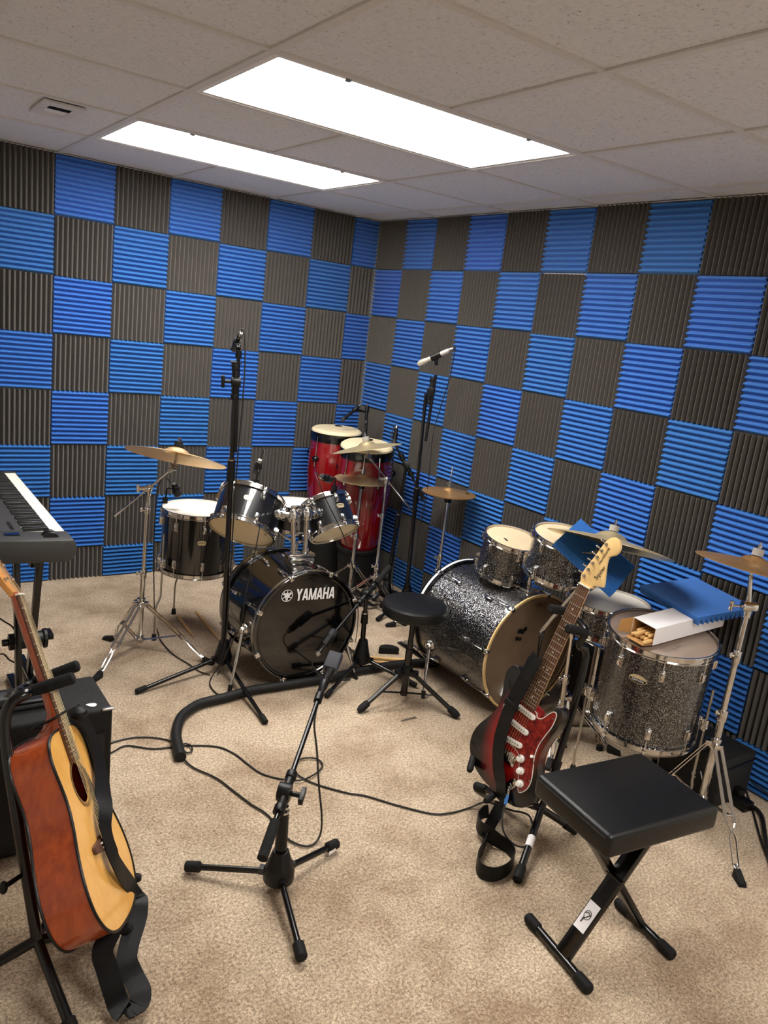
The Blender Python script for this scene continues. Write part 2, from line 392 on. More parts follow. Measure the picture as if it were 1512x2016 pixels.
# ------------------------------------------------------------------ foam panels
PC = {}
def panel_mesh(w, h, horiz):
    k = (round(w, 3), round(h, 3), horiz)
    if k in PC: return PC[k]
    L = h if horiz else w; n = max(1, round(L / .0254)); p = L / n; prof = [(0, 0)]
    for i in range(n): prof += [(i * p + .0006, .010), (i * p + p / 2 - .0016, .034), (i * p + p / 2 + .0016, .034), ((i + 1) * p - .0006, .010)]
    prof += [(L, 0)]
    W = w if horiz else h; e = .0015; a, b = -W / 2 + e, W / 2 - e
    def P(s, u, z): return (s, u - L / 2, z) if horiz else (u - L / 2, s, z)
    vs = [P(a, u, z) for u, z in prof] + [P(b, u, z) for u, z in prof]; N_ = len(prof)
    fs = [[i, i + 1, N_ + i + 1, N_ + i] for i in range(N_ - 1)] + [[N_ - 1, 0, N_, 2 * N_ - 1]]
    # ends: base strip and one wedge at a time
    fs += [[0] + [x for i in range(n) for x in (1 + 4 * i, 4 + 4 * i)] + [N_ - 1], [N_ + 0] + [N_ + x for i in range(n) for x in (1 + 4 * i, 4 + 4 * i)] + [2 * N_ - 1]]
    for o in (0, N_): fs += [[o + 1 + 4 * i + j for j in range(4)] for i in range(n)]
    m = MB(); m.add(vs, fs)
    o = m.build('acoustic_foam_panel', M['foam_blue' if horiz else 'foam_black'], None, ang=20)
    me = o.data; bpy.data.objects.remove(o); PC[k] = me; return me
ORD = ['top', 'second', 'third', 'fourth', 'fifth', 'sixth', 'seventh', 'bottom']
COLN = ['first', 'second', 'third', 'fourth', 'fifth', 'sixth', 'seventh', 'eighth', 'ninth', 'tenth', 'eleventh', 'twelfth']
def panels(wall):
    left = wall == 'L'; cw = .3057 if left else .3075; first = .190 if left else .3116
    ncol = 10 if left else 11
    for k in range(ncol):
        u0 = 0 if k == 0 else first + (k - 1) * cw; w_ = first if k == 0 else cw
        for r in range(8):
            h_ = .3048 if r < 7 else H - 7 * .3048
            blue = (k + r) % 2 == (0 if left else 1)
            o = bpy.data.objects.new('acoustic_foam_panel', panel_mesh(w_, h_, blue)); COL.objects.link(o)
            z = H - r * .3048 - h_ / 2 + random.uniform(-.001, .001); u = u0 + w_ / 2 + random.uniform(-.001, .001)
            if not left and r == 1 and k == 5: z -= .006
            a = random.uniform(-.004, .004); ca, sa = math.cos(a), math.sin(a)
            if left: T = fr3((-u, WT, z), (ca, 0, sa), (-sa, 0, ca), (0, -1, 0))
            else: T = fr3((WT, -u, z), (0, -ca, sa), (0, sa, ca), (-1, 0, 0))
            o.matrix_world = T
            what = ('blue foam panel' if blue else 'charcoal foam panel') + (', cut short' if r == 7 else '')
            row = {0: 'top row', 7: 'bottom row'}.get(r, ORD[r] + ' row down')
            tag(o, '%s, %s, %s from the corner, %s wall' % (what, row, COLN[k], 'keyboard' if left else 'glitter drum'), 'foam panel',
                ('blue' if blue else 'charcoal') + ' foam panels on the ' + ('keyboard wall' if left else 'glitter drum wall'))
panels('L'); panels('R')

# ------------------------------------------------------------------ drums
PIV = {}
def about(ang, a, root):                          # a turn about the drum's own axis
    p = PIV.get(root, V((0, 0, 0))); return Matrix.Translation(p) @ Matrix.Rotation(ang, 4, V(a)) @ Matrix.Translation(-p)
def spin(o, root, ang, a, par=None):
    c = o.copy(); COL.objects.link(c); c.parent = par or root; c.matrix_basis = about(ang, a, root); ROOT[c] = ROOT[root]
    for ch in o.children:
        d = ch.copy(); COL.objects.link(d); d.parent = c
    return c
def hoop_prof(R, z0, z1):          # flanged metal hoop between z0 (shell side) and z1 (rim)
    s = 1 if z1 > z0 else -1
    return [(R - .011, z0), (R - .001, z0), (R - .001, z0 + s * .003), (R - .008, z0 + s * .005), (R - .008, z1 - s * .004), (R - .003, z1 - s * .002), (R - .004, z1), (R - .010, z1), (R - .0105, z1 - s * .006)]
def drum(name, label, group, c, a, R, dep, shell, top, bot, nl, ph, x, hoop='chrome', badge=None, lugz=.2, hh=.024, lw=.015, dots=None):
    t = thing(name, c, label, 'drum', group); T = fr(c, a, x); Rs = R - .013
    m = MB(T); m.lathe([(Rs - .008, .012), (Rs, .012), (Rs, dep - .012), (Rs - .008, dep - .012)], 64, closed=True); m.build('shell', M[shell], t)
    MB(T).lathe(hoop_prof(R, dep - hh + .004, dep + .004), 64, closed=True).build('hoop', M[hoop], t)
    MB(T).lathe(hoop_prof(R, hh - .004, -.004), 64, closed=True).build('hoop', M[hoop], t)
    r = R - .0105
    MB(T).lathe([(0, dep - .004), (r - .006, dep - .004), (r, dep - .009), (r, dep - .011), (0, dep - .011)], 64).build('batter_head', M[top], t)
    MB(T).lathe([(0, .004), (r - .006, .004), (r, .009), (r, .011), (0, .011)], 64).build('resonant_head', M[bot], t)
    if dots:
        m = MB(T)
        for px_, py_, rr, zz in dots: m.add([(px_ + rr * cos(18 * k), py_ + rr * sin(18 * k), zz) for k in range(20)], [list(range(20))])
        m.build('vent_mark', M['steel'], t)
    for zl, zh, s in ((dep * (1 - lugz), dep - .004, 1), (dep * lugz, .004, -1)):
        m = MB(T); m.box((Rs + .009, 0, zl), (.016, lw, .034)); m.box((Rs + .004, 0, zl), (.01, lw * 1.25, .044)); l = m.build('lug', M['chrome'], t, bevel=.003)
        m = MB(T); m.cyl((Rs + .0095, 0, zl), (Rs + .0095, 0, zh + s * .004), .0027, n=8); m.cyl((Rs + .0095, 0, zh - s * .004), (Rs + .0095, 0, zh + s * .006), .0055, .0045, 8)
        m.box((Rs + .008, 0, zh - s * .006), (.012, .016, .007)); m.build('tension_rod', M['chrome'], l, bevel=.001)
        l.matrix_basis = Matrix.Rotation(math.radians(ph), 4, V(a).normalized())
        for k in range(1, nl): spin(l, t, math.radians(ph + 360 * k / nl), V(a).normalized())
    if badge:
        b, ang, zb, sh = badge; Tb = T @ Matrix.Rotation(math.radians(ang), 4, 'Z') @ Matrix.Translation((Rs + .0005, 0, zb))
        F = Tb @ Matrix(((0, 0, 1, 0), (1, 0, 0, 0), (0, 1, 0, 0), (0, 0, 0, 1)))
        if sh == 'oval':
            m = MB(F); m.prism([(.034 * cos(k * 15), .0165 * sin(k * 15)) for k in range(24)], 0, .0015); bo = m.build('badge', M['badge'], t)
            m = MB(F); m.prism([(.031 * cos(k * 15), -.001 + .0135 * sin(k * 15)) for k in range(24) if sin(k * 15) < .35], .0012, .0019); m.build('badge_panel', M['ink'], bo)
            text(b, .0105, F @ Matrix.Translation((0, -.004, .0022)), 'badge_lettering', M['white_ink'], bo, 1.1)
        else:
            m = MB(F)
            m.prism([(-.021, .002), (-.019, .008), (-.009, .0115), (0, .0125), (.009, .0115), (.019, .008), (.021, .002), (.021, -.001), (-.021, -.001)], 0, .0014)
            m.prism([(-.019, -.003), (.019, -.003), (.019, -.008), (.010, -.0115), (-.010, -.0115), (-.019, -.008)], 0, .0014); bo = m.build('badge', M['badge'], t)
            text(b, .0075, F @ Matrix.Translation((0, .0045, .0017)), 'badge_lettering', M['ink'], bo, 1.)
    return t, T
def tocam(c):                                     # horizontal direction from a point towards the photographer's side of the room
    return V((-2.98 - c[0], -4.55 - c[1], 0)).normalized()

def bass_drum(label, c, R, dep, shell, head, hoopm, rim, nl, ph, logo, spurs, inlay):
    t = thing('bass_drum', (c[0], c[1], 0), label, 'drum'); a = V((0, 1, 0)); T = fr(c, a, (1, 0, 0)); Rs = R - .013
    MB(T).lathe([(Rs - .008, .02), (Rs, .02), (Rs, dep - .02), (Rs - .008, dep - .02)], 80, closed=True).build('shell', M[shell], t)
    for z, s in ((0, 1), (dep, -1)):
        hb = MB(T); hb.lathe([(R - .011, z), (R - .002, z), (R, z + s * .003), (R, z + s * .036), (R - .002, z + s * .038), (R - .011, z + s * .038)], 80, closed=True)
        h = hb.build('hoop', M[('sparkle' if hoopm == 'hoop_wood' else hoopm) if z == 0 else 'gloss_black'], t)
        if z == 0 and hoopm == 'hoop_wood': MB(T).lathe([(R - .0112, -.0008), (R - .0015, -.0008), (R + .0006, .003), (R + .0006, .006), (R - .0112, .004)], 80, closed=True).build('hoop_edge', M['hoop_wood'], h)
        if inlay and (z or inlay == 2):
            MB(T).lathe([(R + .0006, z + s * .012), (R + .0006, z + s * .027)], 80).build('hoop_inlay', M[rim], h)
    r = R - .011
    MB(T).lathe([(0, .010), (r - .014, .010), (r - .010, .007), (r - .004, .007), (r, .012), (r, .016), (0, .016)], 80).build('front_head', M[head], t)
    MB(T).lathe([(0, dep - .01), (r, dep - .01), (r, dep - .016), (0, dep - .016)], 80).build('batter_head', M['white_head'], t)
    for z, s, zl in ((0, 1, dep * .3), (dep, -1, dep * .7)):
        m = MB(T); m.box((Rs + .008, 0, zl), (.016, .016, .04)); l = m.build('lug', M['chrome'], t, bevel=.003)
        m = MB(T); m.cyl((Rs + .017, 0, zl), (Rs + .017, 0, z + s * .0), .0028, n=8); m.box((R + .004, 0, z + s * .012), (.008, .022, .03)); m.box((R - .004, 0, z - s * .003), (.02, .02, .006)); m.cyl((R + .004, -.0, z - s * .012), (R + .004, 0, z), .006, n=10)
        m.build('claw', M['chrome'], l, bevel=.0015)
        PIV[t] = V((0, 0, c[2])); l.matrix_basis = about(math.radians(ph), a, t)
        for k in range(1, nl): spin(l, t, math.radians(ph + 360 * k / nl), a)
    for top, foot in spurs:
        top, foot = V(top), V(foot); d = (foot - top).normalized()
        m = MB(); m.cyl(top + d * -.03, top + d * (foot - top).length * .55, .0085); m.cyl(top, foot - d * .02, .006)
        s_ = m.build('spur', M['chrome'], t); MB().cyl(foot - d * .035, foot, .011, .008).build('spur_tip', M['rubber'], s_)
        ax = V((c[0], top.y, c[2])); o = (top - ax).normalized()
        m = MB(fr(top - o * .02, o, (0, 1, 0))); m.lathe([(0, 0), (.026, 0), (.026, .012), (.018, .022), (.018, .034), (0, .036)], 20); m.cyl((0, .03, .02), (0, -.03, .02), .006); m.box((0, .036, .02), (.012, .006, .028))
        m.build('spur_bracket', M['chrome'], t, bevel=.001)
    return t, T
def disc(m, T, x, y, r, z, n=40): m.add([T @ V((x + r * cos(360 * k / n), y + r * sin(360 * k / n), z)) for k in range(n)], [list(range(n))])

# --- the gloss black kit
YB = (-1.269, -1.698, .290)
yb, YT = bass_drum('gloss black bass drum with white lettering on its black front head', YB, .266, .386, 'gloss_black', 'head_black', 'gloss_black', 'steel', 8, 22,
    None, [((-1.5313,-1.5833,0.2656), (-1.6074,-1.6472,0.0000)), ((-1.03, -1.62, .22), (-.99, -1.74, 0))], 2)
# lettering on the head: lies on the plane of the film
E0 = V((-1.3848,-1.7000,0.4529)); A0 = V((-1.3404,-1.7000,0.4238)); A1 = V((-1.1375,-1.7000,0.4149))
xd = (A1 - A0).normalized(); zd = xd.cross(V((0, -1, 0))) * -1
zd = V((0, -1, 0)).cross(xd) ; zd = zd if zd.z > 0 else -zd
yl = YB[1] + .0065
hgt = (V((-1.1448,-1.7000,0.4697)) - A1).length; wid = (A1 - A0).length
LET = {'Y': (.86, [[(0, 1), (.29, 1), (.5, .52), (.34, .38)], [(.86, 1), (.57, 1), (.36, .52), (.52, .38)], [(.3, 0), (.56, 0), (.56, .5), (.3, .5)]]),
       'A': (.86, [[(0, 0), (.25, 0), (.48, .93), (.48, 1), (.27, 1)], [(.86, 0), (.61, 0), (.38, .93), (.38, 1), (.59, 1)], [(.2, .18), (.66, .18), (.62, .36), (.24, .36)]]),
       'M': (1.06, [[(0, 0), (.23, 0), (.23, 1), (0, 1)], [(.83, 0), (1.06, 0), (1.06, 1), (.83, 1)], [(0, 1), (.27, 1), (.62, .02), (.62, 0), (.43, 0)], [(1.06, 1), (.79, 1), (.44, .02), (.44, 0), (.63, 0)]]),
       'H': (.84, [[(0, 0), (.26, 0), (.26, 1), (0, 1)], [(.58, 0), (.84, 0), (.84, 1), (.58, 1)], [(.2, .4), (.64, .4), (.64, .6), (.2, .6)]])}
tot = sum(LET[q][0] for q in 'YAMAHA') + 5 * .06
m = MB(); x = 0
for q in 'YAMAHA':
    for i, p in enumerate(LET[q][1]):
        pts = [A0 + xd * ((x + u) * wid / tot) + zd * (v * hgt) for u, v in p]
        m.add([(p_.x, yl - .0006 - .0002 * i, p_.z) for p_ in pts], [list(range(len(p)))])
    x += LET[q][0] + .06
er = .0285; E0 = V((E0.x, yl, E0.z))
for k in range(48):
    p = [(r * cos(7.5 * j), r * sin(7.5 * j)) for j in (k, k + 1) for r in (er * .9, er)]
    m.add([(E0.x + xd.x * u + zd.x * v, yl - .0006, E0.z + xd.z * u + zd.z * v) for u, v in (p[0], p[1], p[3], p[2])], [[0, 1, 2, 3]])
for k in range(3):                                     # three crossed tuning forks
    A = 90 + 120 * k; d = V((cos(A), sin(A))); n = V((-d.y, d.x))
    for i, (a_, b_, w_, o_) in enumerate(((-.82, -.1, .09, -.11), (-.82, -.1, .09, .11), (-.2, .45, .2, 0), (.3, .84, .1, 0))):
        q = [d * (er * s) + n * (er * (o_ + e * w_ / (1 if s < .8 else 2))) for s, e in ((a_, -1), (a_, 1), (b_, 1), (b_, -1))]
        m.add([(E0.x + xd.x * u.x + zd.x * u.y, yl - .0008 - .0001 * (k * 4 + i), E0.z + xd.z * u.x + zd.z * u.y) for u in q], [[0, 1, 2, 3]])
m.build('logo', M['white_ink'], yb)
# tom mount on top of the shell
mb_ = V((-1.2426,-1.5204,0.5546)); m = MB(); m.box((mb_.x, mb_.y, .556), (.115, .085, .035)); m.box((mb_.x, mb_.y, .582), (.135, .06, .018)); m.build('tom_mount', M['chrome'], yb, bevel=.006)
P1 = V((mb_.x - .030, mb_.y, .56)); P2 = V((mb_.x + .030, mb_.y, .56)); Q1 = V((-1.2896,-1.5116,0.7617)); Q2 = V((-1.2187,-1.5098,0.7679))
for a_, b_, jx in ((P1, Q1, V((-1.3464,-1.4757,0.7690))), (P2, Q2, V((-1.1363,-1.4801,0.7665)))):
    m = MB(); m.cyl(a_, b_, .0115); m.cyl(a_, a_ + (b_ - a_) * .22, .0165); m.cyl(a_ + (b_ - a_) * .66, b_, .0135)
    h_ = m.build('tom_post', M['chrome'], yb)
    m = MB(); d = (jx - b_)
    m.cyl(b_ + V((0, 0, -.02)), b_ + V((0, 0, .022)), .026, .022); m.ball(b_ + V((0, 0, .02)), .021); m.cyl(b_ + V((0, 0, .008)), jx, .014); m.cyl(b_ + d * .55, jx, .026, .021); m.ball(jx, .024)
    m.box((b_.x, b_.y - .012, b_.z + .05), (.042, .012, .014)); m.cyl(b_ + V((0, -.01, .02)), b_ + V((0, -.012, .05)), .005)
    m.build('ball_clamp', M['chrome'], h_, bevel=.0015)
drum('rack_tom', 'larger black rack tom on the left post of the black kit', 'black kit toms', (-1.450, -1.315, .642), (.449, .421, .788), .165, .191, 'tom_black', 'white_head', 'clear_bottom_lit', 6, 12, tocam((-1.53, -1.49)), badge=('YAMAHA', -12, .115, 'y'),
     dots=[(.075, .1, .006, .0035), (.062, .106, .006, .0035), (.09, -.085, .006, .0035)])
drum('rack_tom', 'smaller black rack tom in front of the red congas', 'black kit toms', (-1.039, -1.487, .661), (-.089, .618, .781), .125, .176, 'tom_black', 'white_head', 'clear_bottom_lit', 6, 40, tocam((-1.05, -1.5)), badge=('YAMAHA', 44, .10, 'y'))
ft, FT = drum('floor_tom', 'gloss black floor tom on bent chrome legs', None, (-1.512, -.923, .338), (0, 0, 1), .186, .321, 'gloss_black', 'white_head', 'clear_head', 8, 12, tocam((-1.51, -.92)), badge=('YAMAHA', 9, .188, 'y'))
def floor_leg(t, c, R, ang, z0, z1, zb, out, footz=0):
    d = V((math.cos(ang), math.sin(ang), 0)); p = V(c) + d * (R + .016); p.z = 0
    m = MB(); up = V((0, 0, 1))
    m.tube(spl([p + up * z1, p + up * (zb + .05), p + up * zb + d * .004, p + d * out + up * (zb - .06), p + d * out + up * .018], 5), .0052, 8)
    l = m.build('leg', M['steel'], t); MB().cyl(p + d * out + up * .03, p + d * out, .010, .013).build('rubber_foot', M['rubber'], l)
    m = MB(fr(p + up * z0 - d * .012, d, (0, 0, 1))); m.box((0, 0, .006), (.045, .032, .014)); m.cyl((-.018, 0, .014), (.018, 0, .014), .011); m.cyl((0, 0, .012), (0, .04, .018), .004); m.box((0, .044, .018), (.022, .008, .01))
    m.build('leg_bracket', M['chrome'], t, bevel=.0015)
for ang, o in ((1.62, .0), (3.45, .0), (5.5, .0)): floor_leg(ft, (-1.512, -.923, 0), .186, ang, .40, .55, .22, .028)
sn = V((-0.9291,-0.9300,0.6752)); drum('snare_drum', 'snare drum with white head half hidden behind the black rack toms', None, (sn.x, sn.y, sn.z - .15), (.02, .05, 1), .186, .14, 'gloss_black', 'white_head', 'clear_head', 8, 0, tocam(sn), lugz=.35)

# --- the black glitter kit
PB = (-.435, -2.300, .2915)
pb, PT = bass_drum('large black glitter bass drum with a maple front hoop', PB, .285, .54, 'sparkle', 'smoky_front', 'hoop_wood', 'white_plastic', 8, 10, None,
    [((-.70, -1.90, .20), (-.80, -2.02, 0)), ((-.17, -1.95, .20), (-.10, -2.06, 0))], 1)
text('Pearl', .026, fr3((PB[0] + .02, PB[1] + .0055, PB[2] + .235), (1, 0, 0), (0, 0, 1), (0, -1, 0)), 'logo', M['ink'], pb)
m = MB(); 
for dx, dz, r in ((-.09, .12, .012), (-.07, .115, .013), (-.055, .125, .011), (-.1, .085, .01), (-.08, .08, .01)): m.add([(PB[0] + dx + r * cos(18 * k), PB[1] + .006, PB[2] + dz + r * sin(18 * k)) for k in range(20)], [list(range(20))])
m.build('head_mark', M['rubber'], pb)
drum('rack_tom', 'smaller black glitter rack tom in front, over the bass drum', 'glitter kit toms', (-.43, -2.04, .592), (-.006, -.186, .983), .1425, .188, 'sparkle', 'clear_head', 'clear_head', 6, 18, tocam((-.43, -2.04)), dots=[(.045, -.03, .007, .185), (.032, -.038, .007, .185)])
drum('rack_tom', 'larger black glitter rack tom nearer the wall, foam leaning on it', 'glitter kit toms', (-.455, -2.395, .705), (-.006, -.15, .988), .163, .18, 'sparkle', 'clear_head', 'clear_head', 6, 20, tocam((-.45, -2.39)))
pf, PF = drum('floor_tom', 'black glitter floor tom with an open stick box on top', None, (-.442, -2.927, .262), (-.06, -.059, .996), .2085, .402, 'sparkle', 'smoky_head', 'clear_head', 8, 8, tocam((-.44, -2.93)), badge=('DECADE', -14, .282, 'oval'), hh=.028, lw=.018,
     dots=[(.10, .05, .008, .399), (.075, .06, .008, .399)])
for ang, zt in ((2.35, .55), (5.05, .50), (.2, .5)): floor_leg(pf, (-.442, -2.927, 0), .2085, ang, .36, zt, .10, .0)
ps = (-.25, -2.525, .475)
drum('snare_drum', 'black glitter snare drum behind the electric guitar headstock', None, ps, (.0, .0, 1), .186, .138, 'sparkle', 'white_head', 'clear_head', 8, 10, tocam(ps), lugz=.35)
def snare_stand(label, c, z, R, feet, m1='chrome'):
    t = thing('snare_stand', (c[0], c[1], 0), label, 'stand'); c = V((c[0], c[1], 0))
    m = MB(); m.cyl(c + V((0, 0, .06)), c + V((0, 0, z - .08)), .010); m.cyl(c + V((0, 0, .06)), c + V((0, 0, z * .55)), .0135); m.build('pole', M[m1], t)
    for k in range(3):
        a = 2.2 + k * 2 * PI / 3; d = V((math.cos(a), math.sin(a), 0)); m = MB(); m.tube(spl([c + V((0, 0, z - .085)), c + d * R * .6 + V((0, 0, z - .05)), c + d * R + V((0, 0, z - .015)), c + d * (R + .012) + V((0, 0, z + .02))], 5), .006, 8)
        r = m.build('basket_arm', M[m1], t); MB().cyl(c + d * (R + .004) + V((0, 0, z - .012)), c + d * (R + .012) + V((0, 0, z + .022)), .010).build('rubber_grip', M['rubber'], r)
    for f in feet:
        f = V(f); m = MB(); n = V((-(f - c).y, (f - c).x, 0)).normalized()
        for s in (-1, 1): m.bar(c + V((0, 0, z * .45)) + n * s * .009, f + V((0, 0, .012)) + n * s * .007, .004, .009, n); m.bar(c + V((0, 0, .07)) + n * s * .008, c + (f - c) * .5 + V((0, 0, z * .24)) + n * s * .008, .004, .008, n)
        l = m.build('leg', M[m1], t); MB().cyl(f + V((0, 0, .022)), f, .012, .014).build('rubber_foot', M['rubber'], l)
    return t
snare_stand('chrome snare stand behind the black bass drum', (sn.x, sn.y), sn.z - .155, .165, [(sn.x - .25, sn.y - .1, 0), (sn.x + .22, sn.y - .14, 0), (sn.x + .03, sn.y + .26, 0)])
snare_stand('chrome snare stand between the glitter floor tom and the foam wall', (ps[0], ps[1]), ps[2] - .005, .168, [(ps[0] - .2, ps[1] + .13, 0), (ps[0] + .13, ps[1] + .17, 0), (ps[0] - .10, ps[1] - .17, 0)])
# tom mount of the glitter kit
m = MB(); m.box((-.43, -2.215, .572), (.10, .10, .03)); m.cyl((-.43, -2.215, .57), (-.43, -2.215, .72), .0125); m.cyl((-.43, -2.215, .70), (-.43, -2.19, .70), .02); m.box((-.43, -2.215, .72), (.05, .06, .04)); m.build('tom_mount', M['chrome'], pb, bevel=.004)

def kick_pedal(label, c):
    c = V(c); t = thing('kick_pedal', c, label, 'pedal')
    m = MB(); m.box(c + V((0, .12, .006)), (.09, .30, .008)); m.build('base_plate', M['black_metal'], t, bevel=.002)
    T = fr3(c + V((0, .12, .055)), (1, 0, 0), V((0, 1, -.30)).normalized(), V((0, .30, 1)).normalized()); MB(T).box((0, 0, 0), (.075, .25, .008)).build('footboard', M['steel'], t, bevel=.002)
    m = MB()
    for s in (-1, 1): m.bar(c + V((s * .05, 0, .005)), c + V((s * .042, 0, .20)), .014, .010, (0, 1, 0))
    m.cyl(c + V((-.06, 0, .19)), c + V((.06, 0, .19)), .006); m.build('upright', M['chrome'], t)
    m = MB(); m.cyl(c + V((0, 0, .19)), c + V((0, .05, .34)), .004); b = m.build('beater_rod', M['chrome'], t); MB().cyl(c + V((0, .015, .345)), c + V((0, .085, .325)), .024, .026).build('beater', M['white_head'], b)
    m = MB(); m.tube([c + V((.07, 0, .19)), c + V((.07, .01, .03))], .008, 10); m.build('spring', M['steel'], t)
kick_pedal('kick drum pedal behind the glitter bass drum', (-.50, -1.72, 0))

# ------------------------------------------------------------------ cymbals and stands
def cymbal(label, c, a, R, m, name='cymbal', group=None, thick=.0016, flip=False, mark=None):
    t = thing(name, c, label, 'cymbal', group); T = fr(c, a if not flip else -V(a), (1, 0, 0)); k = R / .2
    top = [(R, 0), (R * .8, .0075 * k), (R * .55, .0145 * k), (R * .36, .019 * k), (R * .27, .0215 * k), (R * .235, .026 * k), (R * .19, .034 * k), (R * .12, .040 * k), (.012, .0425 * k), (.006, .0425 * k)]
    b = MB(T); b.lathe(top + [(r, z - thick) for r, z in top[::-1]], 72, closed=True)
    o = b.build('bow', M[m], t, ang=50)
    at = o.data.attributes.new('rad', 'FLOAT', 'POINT'); ax = V(a).normalized(); cc = V(c) - ROOT[t]
    at.data.foreach_set('value', [((v.co - cc) - ax * (v.co - cc).dot(ax)).length for v in o.data.vertices])
    if mark:
        mk = MB(T)
        for pts in mark:
            p = []
            for u, ang in pts:
                r = R * u; z = .0075 * k + (.0145 - .0075) * k * (.8 - u) / .25 if u < .8 else .0075 * k * (1 - u) / .2
                p.append((r * cos(ang), r * sin(ang), z + .0006))
            mk.tube(spl(p, 4), .0012, 5)
        mk.build('mark', M['ink'], t)
    return t
def wingnut(m, p, d, w=.030):
    p, d = V(p), V(d).normalized(); s = d.orthogonal().normalized()
    m.cyl(p, p + d * .014, .006, n=10); m.bar(p + d * .008 - s * w / 2, p + d * .008 + s * w / 2, .008, .004, d)
def collar(t, p, d, r, h=.035, side=None, m='chrome', nm='clamp'):
    p, d = V(p), V(d).normalized(); b = MB(); b.cyl(p - d * h / 2, p + d * h / 2, r)
    if side is not None:
        s = V(side).normalized(); b.cyl(p, p + s * (r + .012), .0045, n=8); b.bar(p + s * (r + .012) - d * .012 + V((0, 0, .004)), p + s * (r + .014) + d * .012, .006, .012, s)
    return b.build(nm, M[m], t, bevel=.0015)
def chrome_legs(t, c, hubz, feet, sp=.010, lowz=.05):
    c = V((c[0], c[1], 0))
    for f in feet:
        f = V(f); d = (f - c); d.z = 0; n = V((-d.y, d.x, 0)).normalized(); dd = d.normalized(); m = MB(); top = c + V((0, 0, hubz)) + dd * .025; knee = c + d * .62 + V((0, 0, hubz * .42))
        for s in (-1, 1):
            m.bar(top + n * s * sp, knee + n * s * (sp + .003), .0035, .012, n)
            m.tube([knee + n * s * (sp + .003), c + d * .68 + V((0, 0, hubz * .36)) + n * s * .004, c + d * .72 + V((0, 0, hubz * .31)) + n * s * (sp - .001), f - dd * .045 + V((0, 0, .03)) + n * s * (sp - .002), f - dd * .03 + V((0, 0, .024)) + n * s * .003], .0032, 6)
            m.bar(c + V((0, 0, lowz)) + n * s * .008 + dd * .02, c + d * .56 + V((0, 0, hubz * .47)) + n * s * .007, .0025, .010, n)
        m.cyl(c + d * .56 + V((0, 0, hubz * .47)) - n * .02, c + d * .56 + V((0, 0, hubz * .47)) + n * .02, .005, n=8)
        m.cyl(f - dd * .05 + V((0, 0, .034)), f - dd * .02 + V((0, 0, .016)), .006, n=8)
        l = m.build('leg', M['chrome'], t)
        m = MB(); T = fr3(f, dd, n, (0, 0, 1)); m.add([T @ V(q) for q in ((-.035, -.012, .030), (-.035, .012, .030), (-.03, -.016, .001), (-.03, .016, .001), (.022, -.011, .016), (.022, .011, .016), (.026, -.014, .001), (.026, .014, .001))], [[0, 1, 5, 4], [2, 3, 7, 6], [0, 1, 3, 2], [4, 5, 7, 6], [0, 4, 6, 2], [1, 5, 7, 3]])
        m.build('rubber_foot', M['rubber'], l, bevel=.003)
    m = MB(); m.cyl(c + V((0, 0, hubz - .02)), c + V((0, 0, hubz + .025)), .02); m2 = MB(); m2.cyl(c + V((0, 0, lowz - .015)), c + V((0, 0, lowz + .015)), .019)
    for f in feet:
        d = (V(f) - c); d.z = 0; d.normalize(); m.box((0, 0, 0), (.03, .03, .02), fr3(c + d * .02 + V((0, 0, hubz)), d, V((-d.y, d.x, 0)), (0, 0, 1))); m2.box((0, 0, 0), (.02, .02, .012), fr3(c + d * .016 + V((0, 0, lowz)), d, V((-d.y, d.x, 0)), (0, 0, 1)))
    m.build('leg_collar', M['chrome'], t, bevel=.001); m2.build('brace_collar', M['chrome'], t, bevel=.001)
def cym_top(t, tip, c, a, R, base=None):
    c, a = V(c), V(a).normalized(); k = R / .2; z = .0425 * k
    m = MB(); m.cyl(c - a * .03, c + a * (z + .05), .0035, n=10); m.cyl(c - a * .03, c + a * (z - .012), .006, n=10); wingnut(m, c + a * (z + .028), a); m.build('threaded_rod', M['chrome'], t)
    m = MB(); m.cyl(c + a * (z + .002), c + a * (z + .026), .0195, .0195); m.cyl(c + a * (z - .018), c + a * (z - .004), .017); m.build('felt', M['grey_foam_grip'] if base is None else M[base], t)
